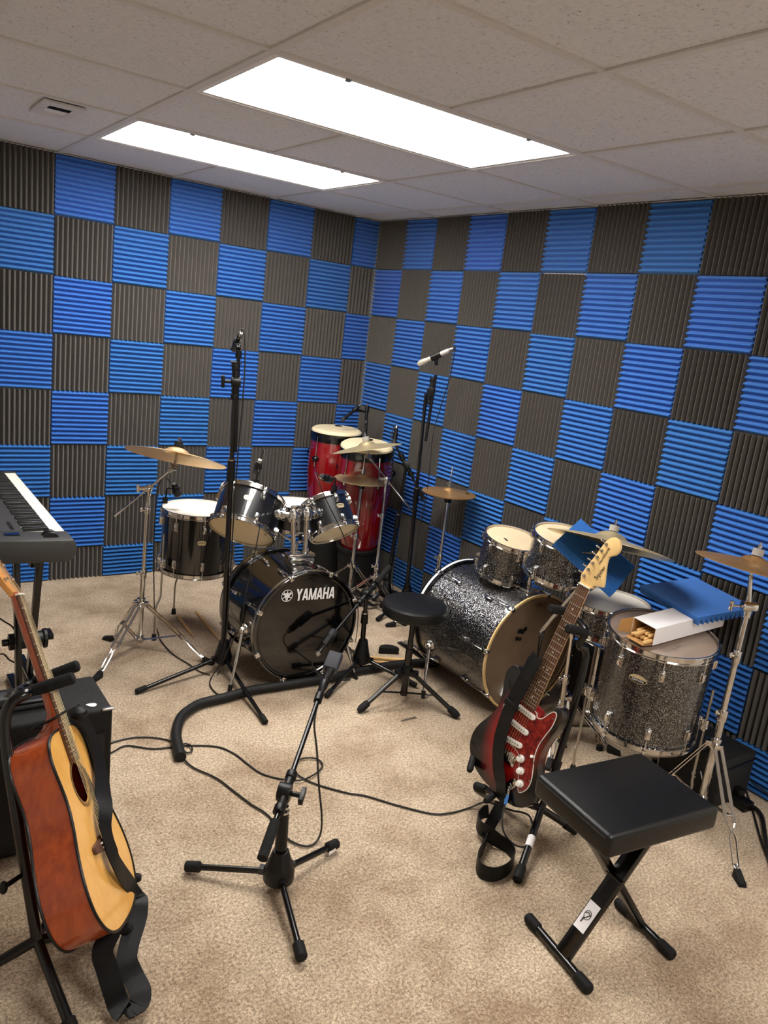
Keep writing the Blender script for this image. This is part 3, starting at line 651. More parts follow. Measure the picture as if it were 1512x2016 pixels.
def boom_stand(label, B, hubz, feet, clamp, c, a, R, r0=.0125, joints=(), back=1.35, felt=None, side=(-1, .2, 0), br=.0052):
    B = V((B[0], B[1], 0)); clamp = V(clamp); c, a = V(c), V(a).normalized(); t = thing('cymbal_stand', B, label, 'cymbal stand')
    chrome_legs(t, B, hubz, feet); d = (clamp - B); j = B + d * (joints[0] if joints else .5); j2 = B + d * (joints[1] if len(joints) > 1 else .85)
    MB().cyl(B + V((0, 0, .03)), j, r0).build('lower_tube', M['chrome'], t); MB().cyl(j, j2, r0 * .78).build('middle_tube', M['chrome'], t); MB().cyl(j2, clamp, r0 * .62).build('upper_tube', M['chrome'], t)
    collar(t, j, d, r0 * 1.35, .04, side); collar(t, j2, d, r0 * 1.1, .03, side)
    tip = c - a * .045; tail = clamp - (tip - clamp) * back
    MB().cyl(tail, tip, br, n=10).build('boom_arm', M['chrome'], t)
    m = MB(); m.cyl(clamp - d.normalized() * .03, clamp + d.normalized() * .012, .013); m.ball(clamp, .019); s = V(side).normalized(); m.cyl(clamp, clamp + s * .045, .012, .009); m.bar(clamp + s * .045 + V((0, 0, -.018)), clamp + s * .047 + V((0, 0, .018)), .006, .012, s); b = (tip - clamp).normalized(); m.cyl(clamp - b * .022, clamp + b * .022, .011)
    m.build('boom_clamp', M['chrome'], t)
    m = MB(); u = b.cross(a).normalized(); m.cyl(tip - b * .035, tip - b * .005, .0085); m.cyl(tip - u * .012, tip + u * .012, .014, n=18); m.cyl(tip, c - a * .012, .008, .006); wingnut(m, tip + u * .012, u, .034); m.build('tilter', M['steel'], t)
    cym_top(t, tip, c, a, R, felt)
    return t
cL = (-1.7303, -1.162, .967); aL = (.227, .230, .946)
cymbal('bronze crash cymbal seen from below, tilted over the black floor tom', cL, aL, .2286, 'bronze')
BL = (-1.8279,-1.0649,0.0000)
boom_stand('chrome boom cymbal stand beside the black floor tom', BL, .235, [(-1.9391,-0.9240,0.0000), (-1.5783,-1.3435,0.0000), (-2.0963,-1.3242,0.0000)], (-1.8187,-1.0643,0.8008), cL, aL, .2286, joints=(.48, .87))
c2 = (-.4911, -.8705, .9645); a2 = (-.148, .2262, .9628)
cymbal('bronze crash cymbal held in front of the red congas', c2, a2, .203, 'bronze_pale')
B2 = (-0.3805,-0.9552,0.0000)
boom_stand('chrome boom cymbal stand in front of the red congas', B2, .2, [(B2[0] + .25, B2[1] + .16, 0), (B2[0] - .27, B2[1] + .10, 0), (B2[0] + .03, B2[1] - .28, 0)], (-0.3576,-0.9109,0.7913), c2, a2, .203, joints=(.33, .72), back=1.5, felt='felt_grey')
c3 = (-.5017, -2.6653, .9263); a3 = (.267, .112, .957)
cymbal('pale cymbal behind the electric guitar headstock', c3, a3, .25, 'bronze_pale')
B3 = (-0.4293,-2.5249,0.0000)
boom_stand('chrome boom cymbal stand behind the electric guitar neck', B3, .19, [(-0.4776,-2.6002,0.0000), (-0.6722,-2.7060,0.0000), (B3[0] + .12, B3[1] - .22, 0)], (-0.5554,-2.5999,0.7307), c3, a3, .25, joints=(.4, .7), back=1.5, br=.0085, felt='felt_grey')
c4 = (-.3348, -3.1614, .9815); a4 = (.1476, .0036, .989)
cymbal('coppery cymbal on the straight stand next to the floor tom with the stick box', c4, a4, .2, 'bronze_dark')
B4 = (-0.3518,-3.1844,0.0000)
t = thing('cymbal_stand', B4, 'straight chrome cymbal stand in front of the power strip', 'cymbal stand')
F4 = V(B4); top4 = V((-0.3328,-3.1775,0.8272)); d4 = top4 - F4
chrome_legs(t, B4, .30, [(-0.5758,-3.4908,0.0000), (-0.4771,-3.0139,0.0000), (-.06, -3.02, 0)], .012, .07)
MB().cyl(F4 + V((0, 0, .04)), F4 + d4 * .5, .0145).build('lower_tube', M['chrome'], t); MB().cyl(F4 + d4 * .5, F4 + d4 * .78, .0115).build('middle_tube', M['chrome'], t); MB().cyl(F4 + d4 * .78, top4, .009).build('upper_tube', M['chrome'], t)
collar(t, F4 + d4 * .5, d4, .0185, .045, (-1, .3, .3)); collar(t, F4 + d4 * .78, d4, .0155, .05, (-1, .3, .2))
m = MB(); e4 = V(c4) - V(a4) * .03; m.cyl(top4 - d4.normalized() * .03, top4 + d4.normalized() * .02, .014); m.cyl(top4 + V((-.022, .014, .012)), top4 + V((.022, -.014, .012)), .019); m.cyl(top4, e4, .010, .007); m.cyl(top4 + V((-.02, .012, .01)), top4 + V((-.055, .03, .01)), .005, n=8); m.box(tuple(top4 + V((-.058, .032, .01))), (.012, .012, .036)); m.build('tilter', M['chrome'], t, bevel=.0015)
cym_top(t, e4, c4, a4, .2, 'felt_grey')

def hihat(label, clabel, c, R, m, group, feet, hubz=.2, B=None, mark=None, chr_='chrome'):
    c = V(c); B = V((c.x, c.y, 0)) if B is None else V(B); t = thing('hi_hat_stand', B, label, 'hi-hat stand'); d = c - B
    chrome_legs(t, B, hubz, feet)
    MB().cyl(B + V((0, 0, .03)), B + d * .52, .012).build('lower_tube', M['chrome'], t); MB().cyl(B + d * .52, c - d.normalized() * .03, .0085).build('upper_tube', M['chrome'], t); collar(t, B + d * .52, d, .017, .035, (-1, .2, 0))
    dn = d.normalized(); MB().cyl(c - dn * .03, c + dn * .15, .0032, n=8).build('pull_rod', M['chrome'], t)
    m_ = MB(); k = R / .2; z = .0425 * k + .006; m_.cyl(c + dn * z, c + dn * (z + .03), .009); m_.cyl(c + dn * (z + .018), c + dn * (z + .018) + V((-.03, .008, 0)), .005, n=8); m_.cyl(c + dn * (z - .002), c + dn * z, .013); m_.build('clutch', M['chrome'], t)
    MB().cyl(c - dn * .055, c - dn * .036, .02).build('cymbal_seat', M['black_plastic'], t)
    T = fr3(B + V((0, -.14, .03)), (1, 0, 0), V((0, 1, .12)).normalized(), V((0, -.12, 1)).normalized()); MB(T).box((0, 0, 0), (.075, .24, .008)).build('footboard', M['steel'], t, bevel=.002)
    cymbal('upper ' + clabel, c, dn, R, m, 'hi_hat_cymbal', group, mark=mark); cymbal('lower ' + clabel, c - dn * .005, dn, R, m, 'hi_hat_cymbal', group, flip=True)
cy = V((-.40, -.72, 0.7452))
hihat('hi-hat stand of the black kit, in front of the red congas', 'hi-hat cymbal in front of the red congas', cy, .168, 'bronze_pale', 'hi-hat cymbals of the black kit', [(-.31, -.99, 0), (-.64, -.60, 0), (-.22, -.52, 0)])
cp = V((-0.1850,-1.2850,0.7950))
S_ = [[(.62, -52), (.72, -47), (.60, -44), (.72, -38), (.62, -34), (.70, -28), (.66, -20)], [(.7, -50), (.76, -40), (.7, -30)]]
hihat('hi-hat stand behind the round stool, by the foam wall', 'hi-hat cymbal on the stand by the foam wall', cp, .152, 'bronze_dark', 'hi-hat cymbals by the foam wall', [(cp.x - .26, cp.y + .05, 0), (cp.x + .10, cp.y - .24, 0), (cp.x + .10, cp.y + .22, 0)], mark=S_)

# ------------------------------------------------------------------ microphones and their stands
def mic_stand(label, B, hubz, feet, top, secs, hub_r=.032, pole=(.0125, .0095), lift=.055, fr_=.013):
    B = V((B[0], B[1], 0)); top = V(top); t = thing('microphone_stand', B, label, 'mic stand'); d = top - B
    for f in feet:
        f = V(f); e = (f - B); e.z = 0; dd = e.normalized(); m = MB(); m.cyl(B + dd * .02 + V((0, 0, lift)), f + V((0, 0, .013)), .0095, n=14); m.box((0, 0, 0), (.05, .022, .02), fr3(B + dd * .035 + V((0, 0, lift)), dd, V((-dd.y, dd.x, 0)), (0, 0, 1)))
        l = m.build('leg', M['black_metal'], t); q = (f + V((0, 0, .013)) - (B + V((0, 0, lift)))).normalized(); MB().tube([f - q * .045 + V((0, 0, .015)), f - q * .04 + V((0, 0, .0145)), f + V((0, 0, .0135)), f + q * .004 + V((0, 0, .0135))], [.011, fr_, fr_, fr_ * .8], 14).build('rubber_foot', M['rubber'], l)
    m = MB(fr(B, (0, 0, 1))); z = hubz; m.lathe([(0, lift - .028), (hub_r * .7, lift - .028), (hub_r, lift - .02), (hub_r, lift + .012), (hub_r * .86, lift + .03), (hub_r * .5, z), (0, z)], 28)
    h = m.build('hub', M['black_plastic'], t, bevel=.002)
    dn = d.normalized()
    m = MB(); m.cyl(B + V((0, 0, lift - .04)), B + d * secs[0], pole[0]); m.build('lower_tube', M['black_metal'], t)
    m = MB(); m.cyl(B + d * secs[0], top, pole[1]); m.build('upper_tube', M['black_metal'], t)
    return t, h
def clutch(t, p, d, r, h, ring=True):
    p, d = V(p), V(d).normalized(); m = MB(); m.cyl(p - d * h / 2, p + d * h / 2, r, r * .86); c = m.build('clutch', M['black_plastic'], t)
    if ring: MB().cyl(p + d * h / 2, p + d * (h / 2 + .006), r * .9).build('clutch_ring', M['chrome'], c)
def boom(t, a, b, piv, d, r=.0075, grip=None, joint=.024, knob=(-1, 0, 0)):
    a, b, piv = V(a), V(b), V(piv); u = (b - a).normalized(); MB().cyl(a, b, r, n=12).build('boom_arm', M['black_metal'], t)
    s = V(knob).normalized(); s = (s - u * s.dot(u)).normalized(); m = MB(); m.cyl(piv - u * .06, piv + u * .06, r + .006); m.cyl(piv - s * .022, piv + s * .016, joint); m.cyl(piv + u * .05, piv + u * .075, r + .009); m.cyl(piv - u * .075, piv - u * .05, r + .009); m.cyl(piv + s * .016, piv + s * .045, .008, n=10)
    m.box((0, 0, 0), (.014, .05, .022), fr3(piv + s * .05, s, u, s.cross(u))); m.build('boom_joint', M['black_plastic'], t, bevel=.002)
    if grip: MB().cyl(a - u * .005, a + u * grip, r + .0065, n=16).build('grip', M['grey_foam_grip'], t)
def pencil(label, tail, head, r, body, group=None, gr='mic_grille', name='microphone', ratio=.6, plug=True):
    tail, head = V(tail), V(head); u = (head - tail).normalized(); L = (head - tail).length; t = thing(name, (tail + head) / 2, label, 'microphone', group)
    m = MB(); m.tube([tail + u * L * .12, tail + u * L * .14, tail + u * L * ratio, tail + u * L * (ratio + .08)], [r * .8, r, r, r * 1.25], 18); m.build('body', M[body], t)
    m = MB(); m.tube([tail + u * L * (ratio + .08), tail + u * L * .93, head], [r * 1.25, r * 1.25, r * .75], 18); m.build('grille', M[gr], t)
    if plug:
        m = MB(); m.tube([tail, tail + u * L * .11, tail + u * L * .13], [r * .6, r * .85, r * .85], 14); m.build('plug', M['steel'], t)
    return t
def clip(t, p, u, r, d, L=.04):
    p, u, d = V(p), V(u).normalized(), V(d).normalized(); m = MB(); m.cyl(p - u * L * .5, p + u * L * .5, r + .004); m.cyl(p, p + d * (r + .035), .008, .010); m.cyl(p + d * (r + .01) - u.cross(d) * .012, p + d * (r + .01) + u.cross(d) * .012, .010)
    m.build('microphone_clip', M['black_plastic'], t)
def cable(label, p, r=.0032, group=None, m='cable', k=6, name='cable'):
    o = MB().tube(spl(p, k), r, 7).build(name, M[m]); return tag(o, label, 'cable', group)

# tall stand in front of the black kit
BO = (-1.5540,-1.4397,0.0000)
topO = (-1.6252,-1.5156,1.3617)
t, h = mic_stand('tall black microphone stand standing left of the black bass drum', BO, .16, [(-1.9786,-1.5178,0.0000), (-1.5814,-1.9597,0.0000), (-1.27, -.97, 0)], topO, (.72,), hub_r=.04, pole=(.0125, .010), lift=.075)
u = (V(topO) - V(BO)).normalized(); endO = V((-1.6244,-1.5268,1.4923)); clutch(t, V(BO) + (V(topO) - V(BO)) * .72, u, .019, .09)
boom(t, V(topO) - u * .30 + V((.012, -.006, 0)), endO, topO, u, .008, None, .022, (-1, .35, 0))
m = MB(); m.cyl(endO - u * .03, endO, .013); m.cyl(endO - u * .055 , endO - u * .05, .015); m.cyl(endO - u * .05, endO - u * .05 + V((-.028, .01, .0)), .006, n=8); m.build('boom_tip', M['black_plastic'], t)
tO, hO = V((-1.6251,-1.5406,1.5651)), V((-1.6032,-1.4228,1.4846))
pencil('slim black overhead microphone on the tall stand left of the bass drum', tO, hO, .0105, 'black_metal')
clip(t, (tO + hO) / 2, hO - tO, .0105, endO - (tO + hO) / 2)
cable('black cable hanging down the tall microphone stand left of the bass drum', [tO, tO + V((.005, 0, .015)), (-1.6114,-1.5495,1.5405), (-1.6056,-1.5557,1.4344), (-1.6003,-1.5486,1.2656), (-1.5969,-1.5329,1.0461), (-1.5757,-1.4923,0.6942), (-1.5665,-1.4835,0.3294), (-1.5663,-1.4777,0.1571), (-1.5957,-1.4881,0.0546), (-1.6286,-1.4922,0.0060), (-1.6631,-1.5653,0.0060), (-1.6634,-1.6480,0.0060), (-1.6253,-1.6933,0.0060), (-1.5963,-1.7147,0.0060)], .003)
# tall stand by the foam wall with the silver mic
BR = (-0.1749,-1.0095,0.0000)
topR = (-0.3103,-1.1225,1.3242)
t, h = mic_stand('tall black microphone stand between the congas and the glitter bass drum', BR, .15, [(BR[0] - .30, BR[1] - .14, 0), (BR[0] + .13, BR[1] - .26, 0), (BR[0] + .05, BR[1] + .31, 0)], topR, (.55,), hub_r=.038, pole=(.0125, .0098), lift=.07)
u = (V(topR) - V(BR)).normalized(); clutch(t, V(BR) + (V(topR) - V(BR)) * .55, u, .018, .09); topb = V((-0.3050,-1.1795,1.4347)); lowb = V((-0.3132,-1.1762,1.0686)); boom(t, lowb, topb, (-0.3024,-1.1547,1.3430), u, .0085, None, .024, (-.6, -.75, 0))
tR, hR = V((-0.2822,-1.2727,1.5870)), V((-0.3786,-1.1050,1.4795))
pencil('silver pencil microphone high up in front of the foam wall', tR, hR, .0135, 'silver_mic', gr='silver_mic', ratio=.72)
clip(t, tR + (hR - tR) * .48, hR - tR, .0135, topb - (tR + hR) / 2, .06)
cable('cable hanging from the silver pencil microphone', [tR, tR + V((.012, 0, .002)), (-0.2673,-1.2668,1.5501), (-0.2597,-1.2451,1.4260), (-0.2725,-1.2190,1.2694), (-0.2839,-1.1976,1.0959), (-0.2789,-1.2059,0.8075), (-0.2980,-1.2049,0.5697), (-0.3089,-1.2164,0.3303), (BR[0] - .03, BR[1] - .03, .12), (BR[0] - .10, BR[1] - .08, .006), (BR[0] - .2, BR[1] - .2, .006)], .0026)
# low boom stand in the middle of the carpet
BS = (-1.966, -2.838, 0)
pS = (-1.9700,-2.8375,0.3277)
t, h = mic_stand('short black boom stand alone on the carpet near the acoustic guitar', BS, .135, [(-2.1795,-2.6566,0.0100), (-1.7179,-2.7617,0.0100), (-2.0359,-3.1162,0.0100)], pS, (.6,), hub_r=.046, pole=(.0135, .0095), lift=.058, fr_=.0165)
mS = V((-1.6116,-2.461,.5037)); u = (V(pS) - V(BS)).normalized(); clutch(t, V(BS) + (V(pS) - V(BS)) * .62, u, .0185, .12)
bt = V((-1.687,-2.526,.4445)); tl = V(pS) - (bt - V(pS)) * .5
boom(t, tl, bt, pS, u, .008, .115, .027, (.8, -.6, 0)); m = MB(); ub = (bt - V(pS)).normalized(); m.cyl(bt - ub * .05, bt - ub * .015, .014); m.build('boom_tip', M['black_plastic'], t); MB().cyl(V(pS) - u * .05, V(pS) - u * .044, .0135).build('collar_ring', M['chrome'], t)
text('K&M', .012, fr3(V(BS) + V((-.017, -.030, .085)), V((.87, -.49, 0)), V((-.15, .26, .95)).normalized(), V((-.47, -.83, .3)).normalized()), 'logo', M['white_ink'], h)
m = MB(); e = (V((-1.7179,-2.7617,0.0100)) - V(BS)); m.box((0, 0, 0), (.03, .002, .012), fr3(V(BS) + e * .86 + V((.006, -.014, .012)), e.normalized(), V((-e.y, e.x, 0)).normalized(), (0, 0, 1))); m.build('paper_tag', M['card_white'], t)
# flat-fronted mic
t2 = thing('microphone', mS, 'flat slate grey microphone on the short boom stand in front of the bass drum', 'microphone')
zm = (mS - bt).normalized(); xm = V((.86, -.50, .1)); xm = (xm - zm * xm.dot(zm)).normalized(); ym = zm.cross(xm)
T = fr3(mS, xm, ym, zm)
m = MB(T); m.box((0, 0, .008), (.052, .03, .075)); m.build('head', M['mic_blue'], t2, bevel=.007, seg=3)
m = MB(T); m.box((0, -.0155, .008), (.044, .003, .066)); m.build('grille', M['mic_grille'], t2, bevel=.001)
m = MB(T); m.tube([(0, 0, -.028), (0, 0, -.042), (0, 0, -.06), (0, 0, -.088)], [.019, .0155, .014, .011], 18); m.build('handle', M['black_plastic'], t2)
m = MB(T); m.cyl((0, 0, -.075), (0, 0, -(mS - bt).length - .012), .0155, .011); m.box((0, .008, -.085), (.026, .018, .02)); m.build('microphone_clip', M['black_plastic'], t2, bevel=.002)
cable('black cable drooping from the short boom stand to the foam pipe', [bt + V((0, 0, -.01)), (-1.7505,-2.6050,0.3872), (-1.7546,-2.6462,0.3001), (-1.7595,-2.6885,0.1966), (-1.7513,-2.7071,0.1126), (-1.7370,-2.6949,0.0300), (-1.7635,-2.7092,0.0060), (-1.7973,-2.7125,0.0060), (-1.8226,-2.6867,0.0060), (-1.8374,-2.6404,0.0060), (-1.8399,-2.5154,0.0060), (-1.8645,-2.4406,0.0060), (-1.8879,-2.3452,0.0060), (-1.9128,-2.2454,0.0060), (-1.9626,-2.1495,0.0060), (-1.9771,-2.0849,0.0100), (-1.9818,-2.0477,0.0200)], .0034)
# boom stand right of the black bass drum
BM = (-0.9293,-1.6718,0.0000)
pM = (-0.9497,-1.6839,0.4109)
t, h = mic_stand('low black boom stand between the black bass drum and the round stool', BM, .17, [(-1.2259,-1.8531,0.0000), (-0.7669,-1.9186,0.0000), (-0.8618,-1.4370,0.0000)], pM, (.7,), hub_r=.042, pole=(.0125, .010), lift=.075)
eM = V((-1.1875,-1.7991,0.2869)); up_ = V(pM) + (V(pM) - eM) * .74
boom(t, up_, eM, pM, V(pM) - V(BM), .008, .13, .024, (.3, -.95, 0)); clutch(t, V(BM) + (V(pM) - V(BM)) * .7, V(pM) - V(BM), .0185, .05)
tM, hM = V((-1.2862,-1.8259,0.2069)), V((-1.1818,-1.7992,0.3059))
pencil('black dynamic microphone aimed at the black bass drum head', tM, hM, .0165, 'black_metal', ratio=.55)
clip(t, tM + (hM - tM) * .6, hM - tM, .017, eM - (tM + hM) / 2, .05)
cable('thin cable looping from the microphone at the bass drum head', [tM, (-1.3023,-1.8261,0.1875), (-1.2978,-1.8284,0.1583), (-1.2712,-1.8297,0.1223), (-1.2235,-1.8206,0.0975), (-1.1041,-1.7281,0.0080), (-1.0292,-1.7451,0.0080)], .003)
# boom stand beside the congas
BH = (-0.2557,-0.9044,0.0000)
pH = (-0.1817,-0.8537,0.8609)
t, h = mic_stand('black boom stand standing right beside the front conga', BH, .15, [(BH[0] + .10, BH[1] - .26, 0), (BH[0] - .28, BH[1] - .02, 0), (BH[0] + .12, BH[1] + .24, 0)], pH, (.6,), hub_r=.038, lift=.07)
aH, bH = V((-0.1180,-0.9822,0.6819)), V((-0.2363,-0.7831,0.9779)); boom(t, aH, bH, pH, (0, 0, 1), .0075, .075, .022, (-.5, -.8, 0)); clutch(t, V(BH) + (V(pH) - V(BH)) * .6, V(pH) - V(BH), .018, .08)
tH, hH = V((-0.2354,-0.7799,1.0890)), V((-0.2521,-0.7969,0.9679)); pencil('slim black microphone pointing down at the front conga from the right', tH, hH, .0115, 'black_metal'); clip(t, (tH + hH) / 2, hH - tH, .0115, bH - (tH + hH) / 2)
cable('thin cable hanging from the microphone beside the front conga', [tH, (-0.2478,-0.7713,1.0872), (-0.2665,-0.7797,1.0203), (-0.2663,-0.8023,0.9626), (-0.2290,-0.8318,0.9002), (-0.1990,-0.8671,0.8357), (-0.1965,-0.8759,0.6001), (-0.2045,-0.8737,0.2745), (BH[0] + .03, BH[1] - .04, .08), (BH[0] + .1, BH[1] - .1, .006)], .0026)
# conga mic stand
BC = (-.10, -.36, 0)
pC = V((-0.1548,-0.3207,1.1004))
t, h = mic_stand('black microphone stand standing behind the red congas', BC, .15, [(-.05, -.10, 0), (-.035, -.62, 0), (-.13, -.12, 0)], pC, (.6,), hub_r=.03, lift=.07)
mA = (V((-0.2013,-0.3149,1.1509)), V((-0.3332,-0.3060,1.0358))); mB_ = (V((-0.1668,-0.3363,1.1588)), V((-0.2126,-0.4105,1.0368)))
for q, lb in ((mA, 'black pencil microphone slanting over the rear conga'), (mB_, 'black pencil microphone hanging straight down over the front conga')):
    pencil(lb, q[0], q[1], .0105, 'black_plastic', 'pencil microphones over the congas', ratio=.78); clip(t, q[0] + (q[1] - q[0]) * .3, q[1] - q[0], .0105, pC - (q[0] + (q[1] - q[0]) * .3), .03)
    MB().cyl(pC, q[0] + (q[1] - q[0]) * .3, .006).build('microphone_bar', M['black_metal'], t)
# clip-on drum mics
def drum_mic(label, rim, tail, head, up):
    rim, tail, head = V(rim), V(tail), V(head); t = pencil(label, tail, head, .0145, 'black_plastic', 'clip-on drum microphones', ratio=.5)
    m = MB(); e = (tail + head) / 2; m.tube(spl([rim, rim + V(up) * .5, rim + V(up), e], 4), .005, 8); m.box(tuple(rim), (.022, .018, .03)); m.cyl(e - V((0, 0, .014)), e + V((0, 0, .014)), .018); m.build('clamp', M['black_plastic'], t, bevel=.001)
    return t
drum_mic('clip-on microphone over the black floor tom', (-1.6752,-0.8932,0.6973), (-1.6463,-0.9137,0.7921), (-1.6180,-0.9251,0.7218), (.01, 0, .06))
drum_mic('clip-on microphone above the larger black rack tom', (-1.4059,-1.3315,0.8849), (-1.3893,-1.3261,0.9924), (-1.3847,-1.2911,0.9194), (.01, 0, .05))
drum_mic('clip-on microphone above the smaller black rack tom', (-1.0665,-1.4811,0.8842), (-1.1544,-1.4859,0.9482), (-1.0731,-1.4564,0.9208), (.0, 0, .05))
cable('thin cable crossing in front of the larger black rack tom', [(-1.4627,-1.4799,1.0241), (-1.4613,-1.5091,1.0733), (-1.4865,-1.5673,0.9861), (-1.5068,-1.6209,0.8415), (-1.5383,-1.6626,0.7006), (-1.5617,-1.6770,0.5881), (-1.5849,-1.6895,0.4841), (-1.5944,-1.6840,0.3384), (-1.6057,-1.6039,0.1942), (-1.5983,-1.4901,0.0100)], .0024)
cable('thin cable crossing in front of the smaller black rack tom', [(-1.1544,-1.4859,0.9482), (-1.1972,-1.5138,0.9717), (-1.2147,-1.5849,0.9358), (-1.1650,-1.5951,0.8465), (-1.1015,-1.5997,0.7480), (-1.0475,-1.5867,0.6669), (-0.9876,-1.5678,0.5553), (-0.9219,-1.5395,0.4093), (-0.8695,-1.5163,0.2327), (-0.7558,-1.3577,0.0060), (-0.8791,-1.5040,0.0060)], .0024)
cable('black cable running from the black floor tom across the carpet', [(-1.6580,-0.9108,0.7916), (-1.6914,-0.9148,0.8186), (-1.7212,-0.9206,0.7695), (-1.7337,-0.9238,0.5385), (-1.7196,-0.9199,0.2701), (-1.6393,-0.7307,0.0060), (-1.6871,-0.9234,0.0060), (-1.7072,-1.0376,0.0060), (-1.7045,-1.1971,0.0060), (-1.6749,-1.3158,0.0060), (-1.6559,-1.4116,0.0060), (-1.6232,-1.4665,0.0060)], .003)

# ------------------------------------------------------------------ congas
def conga(label, top, bot, R, base):
    top, bot, base = V(top), V(bot), V(base); a = (top - bot); L = a.length; t = thing('conga', base, label, 'conga drum', 'red congas'); T = fr(bot, a, tocam(bot))
    m = MB(T); pr = [(R * .66, 0), (R * .70, .02), (R * .84, L * .22), (R * .97, L * .45), (R * 1.02, L * .62), (R * .99, L * .8), (R * .93, L - .03), (R * .91, L - .03), (R * .6, .0)]
    m.lathe(pr, 56, closed=True); m.build('shell', M['conga_red'], t, ang=60)
    m = MB(T); m.lathe([(R * .955, L - .062), (R * .985, L - .062), (R * 1.0, L - .03), (R * .985, L - .006), (R * .93, L - .012)], 56, closed=True); m.build('tension_hoop', M['black_metal'], t)
    m = MB(T); m.lathe([(R * .975, L - .034), (R * .985, L - .022), (R * .95, L + .002), (R * .87, L + .012), (0, L + .013)], 56); sk = m.build('skin', M['cream_skin'], t)
    m = MB(T); m.prism([(-.6 * R + .030 * cos(k * 20), .035 * sin(k * 20) * (1 if k < 9 else .5)) for k in range(18)], L + .0132, L + .014); m.build('skin_logo', M['ink'], sk)
    for k in range(5):
        an = math.radians(30 + 72 * k); ca, sa = math.cos(an), math.sin(an); m = MB(T); r1, r2 = R * 1.0, R * 1.02
        m.cyl((r1 * ca, r1 * sa, L - .03), (r2 * 1.03 * ca, r2 * 1.03 * sa, L - .20), .0036, n=8); m.cyl((r2 * 1.03 * ca, r2 * 1.03 * sa, L - .20), (r2 * 1.03 * ca, r2 * 1.03 * sa, L - .225), .008, n=8); lg = m.build('tension_rod', M['chrome'], t)
        m = MB(T); m.ball((r2 * 1.015 * ca, r2 * 1.015 * sa, L - .175), .024, 14, (1, 1, .9)); m.build('lug_plate', M['black_metal'], lg)
    # black basket stand under the shell
    Tb = fr(base, bot - base, tocam(bot)); D = (bot - base).length
    m = MB(Tb); m.lathe([(R * .62, 0), (R * .68, 0), (R * .72, D * .4), (R * .78, D), (R * .78, D + .03), (R * .74, D + .03), (R * .66, D * .4)], 48, closed=True); m.build('base_stand', M['rubber'], t)
    m = MB(Tb)
    m.lathe([(R * .80, D + .002), (R * .83, D + .006), (R * .83, D + .024), (R * .80, D + .028)], 48, closed=True); m.build('base_ring', M['rubber'], t)
conga('tall red conga at the back, against the corner', (-.310, -.225, .962), (-.29, -.205, .25), .172, (-.285, -.20, 0))
conga('red conga in front of the other one, right of the black kit', (-.300, -.585, .928), (-.245, -.53, .245), .172, (-.225, -.51, 0))

# ------------------------------------------------------------------ electric guitar
gO, gu, gv, gw = V((-1.1111, -2.8726, .2695)), V((.2427, -.1079, .9641)), V((.0952, -.9863, -.1343)), V((-.9654, -.1244, .2291))
TG = fr3(gO, gv, gu, gw)
def G(x, y, z=0): return TG @ V((x, y, z))
eg = thing('electric_guitar', G(0, -.14, -.02), 'electric guitar with red tortoiseshell pickguard and maple headstock on a stand', 'guitar')
mm = lambda p: [(a / 1000, b / 1000) for a, b in p]
def smooth2(p, k=4): return [(q.x, q.y) for q in spl([(a, b, 0) for a, b in p], k, True)]
body = smooth2(mm([(30, 188), (44, 176), (62, 184), (80, 214), (96, 240), (114, 242), (127, 220), (128, 178), (118, 132), (112, 92), (115, 50), (131, 12), (153, -28), (161, -70), (148, -112), (112, -140), (60, -150), (0, -149), (-60, -141), (-115, -118), (-150, -80), (-162, -35), (-155, 10), (-135, 52), (-118, 92), (-113, 128), (-120, 166), (-133, 205), (-140, 240), (-129, 268), (-108, 280), (-84, 270), (-58, 240), (-42, 212), (-32, 196)]))
m = MB(TG); m.prism(body, -.046, 0); m.build('body', M['burst'], eg, bevel=.009, seg=3, ang=40)
pg = smooth2(mm([(31, 184), (45, 171), (62, 178), (77, 204), (90, 222), (103, 222), (109, 205), (109, 172), (100, 130), (94, 92), (98, 50), (112, 12), (124, -24), (124, -58), (110, -84), (98, -90), (86, -72), (74, -46), (62, -18), (48, 6), (36, 22), (0, 30), (-38, 34), (-52, 60), (-78, 92), (-92, 128), (-94, 160), (-72, 170), (-50, 176), (-32, 186)]))
m = MB(TG); m.prism(pg, .0, .0018); p_ = m.build('pickguard', M['white_plastic'], eg)
cx = sum(a for a, b in pg) / len(pg); cy_ = sum(b for a, b in pg) / len(pg)
def inset(p, d):
    n = len(p); out = []
    for i in range(n):
        a, b, c = V(p[i - 1]), V(p[i]), V(p[(i + 1) % n]); t = (c - a).normalized(); out.append(tuple(b + V((t.y, -t.x)) * -d))
    return out
area = sum(pg[i - 1][0] * pg[i][1] - pg[i][0] * pg[i - 1][1] for i in range(len(pg)))
m = MB(TG); m.prism(inset(pg, .0024 if area > 0 else -.0024), .0, .0024); m.build('pickguard_face', M['tort'], p_)
def stad(cx, cy, L, w, ang, n=8):
    pts = [(L / 2 - w / 2 + w / 2 * cos(-90 + 180 * k / n), w / 2 * sin(-90 + 180 * k / n)) for k in range(n + 1)] + [(-L / 2 + w / 2 + w / 2 * cos(90 + 180 * k / n), w / 2 * sin(90 + 180 * k / n)) for k in range(n + 1)]
    return [(cx + a * cos(ang) - b * sin(ang), cy + a * sin(ang) + b * cos(ang)) for a, b in pts]
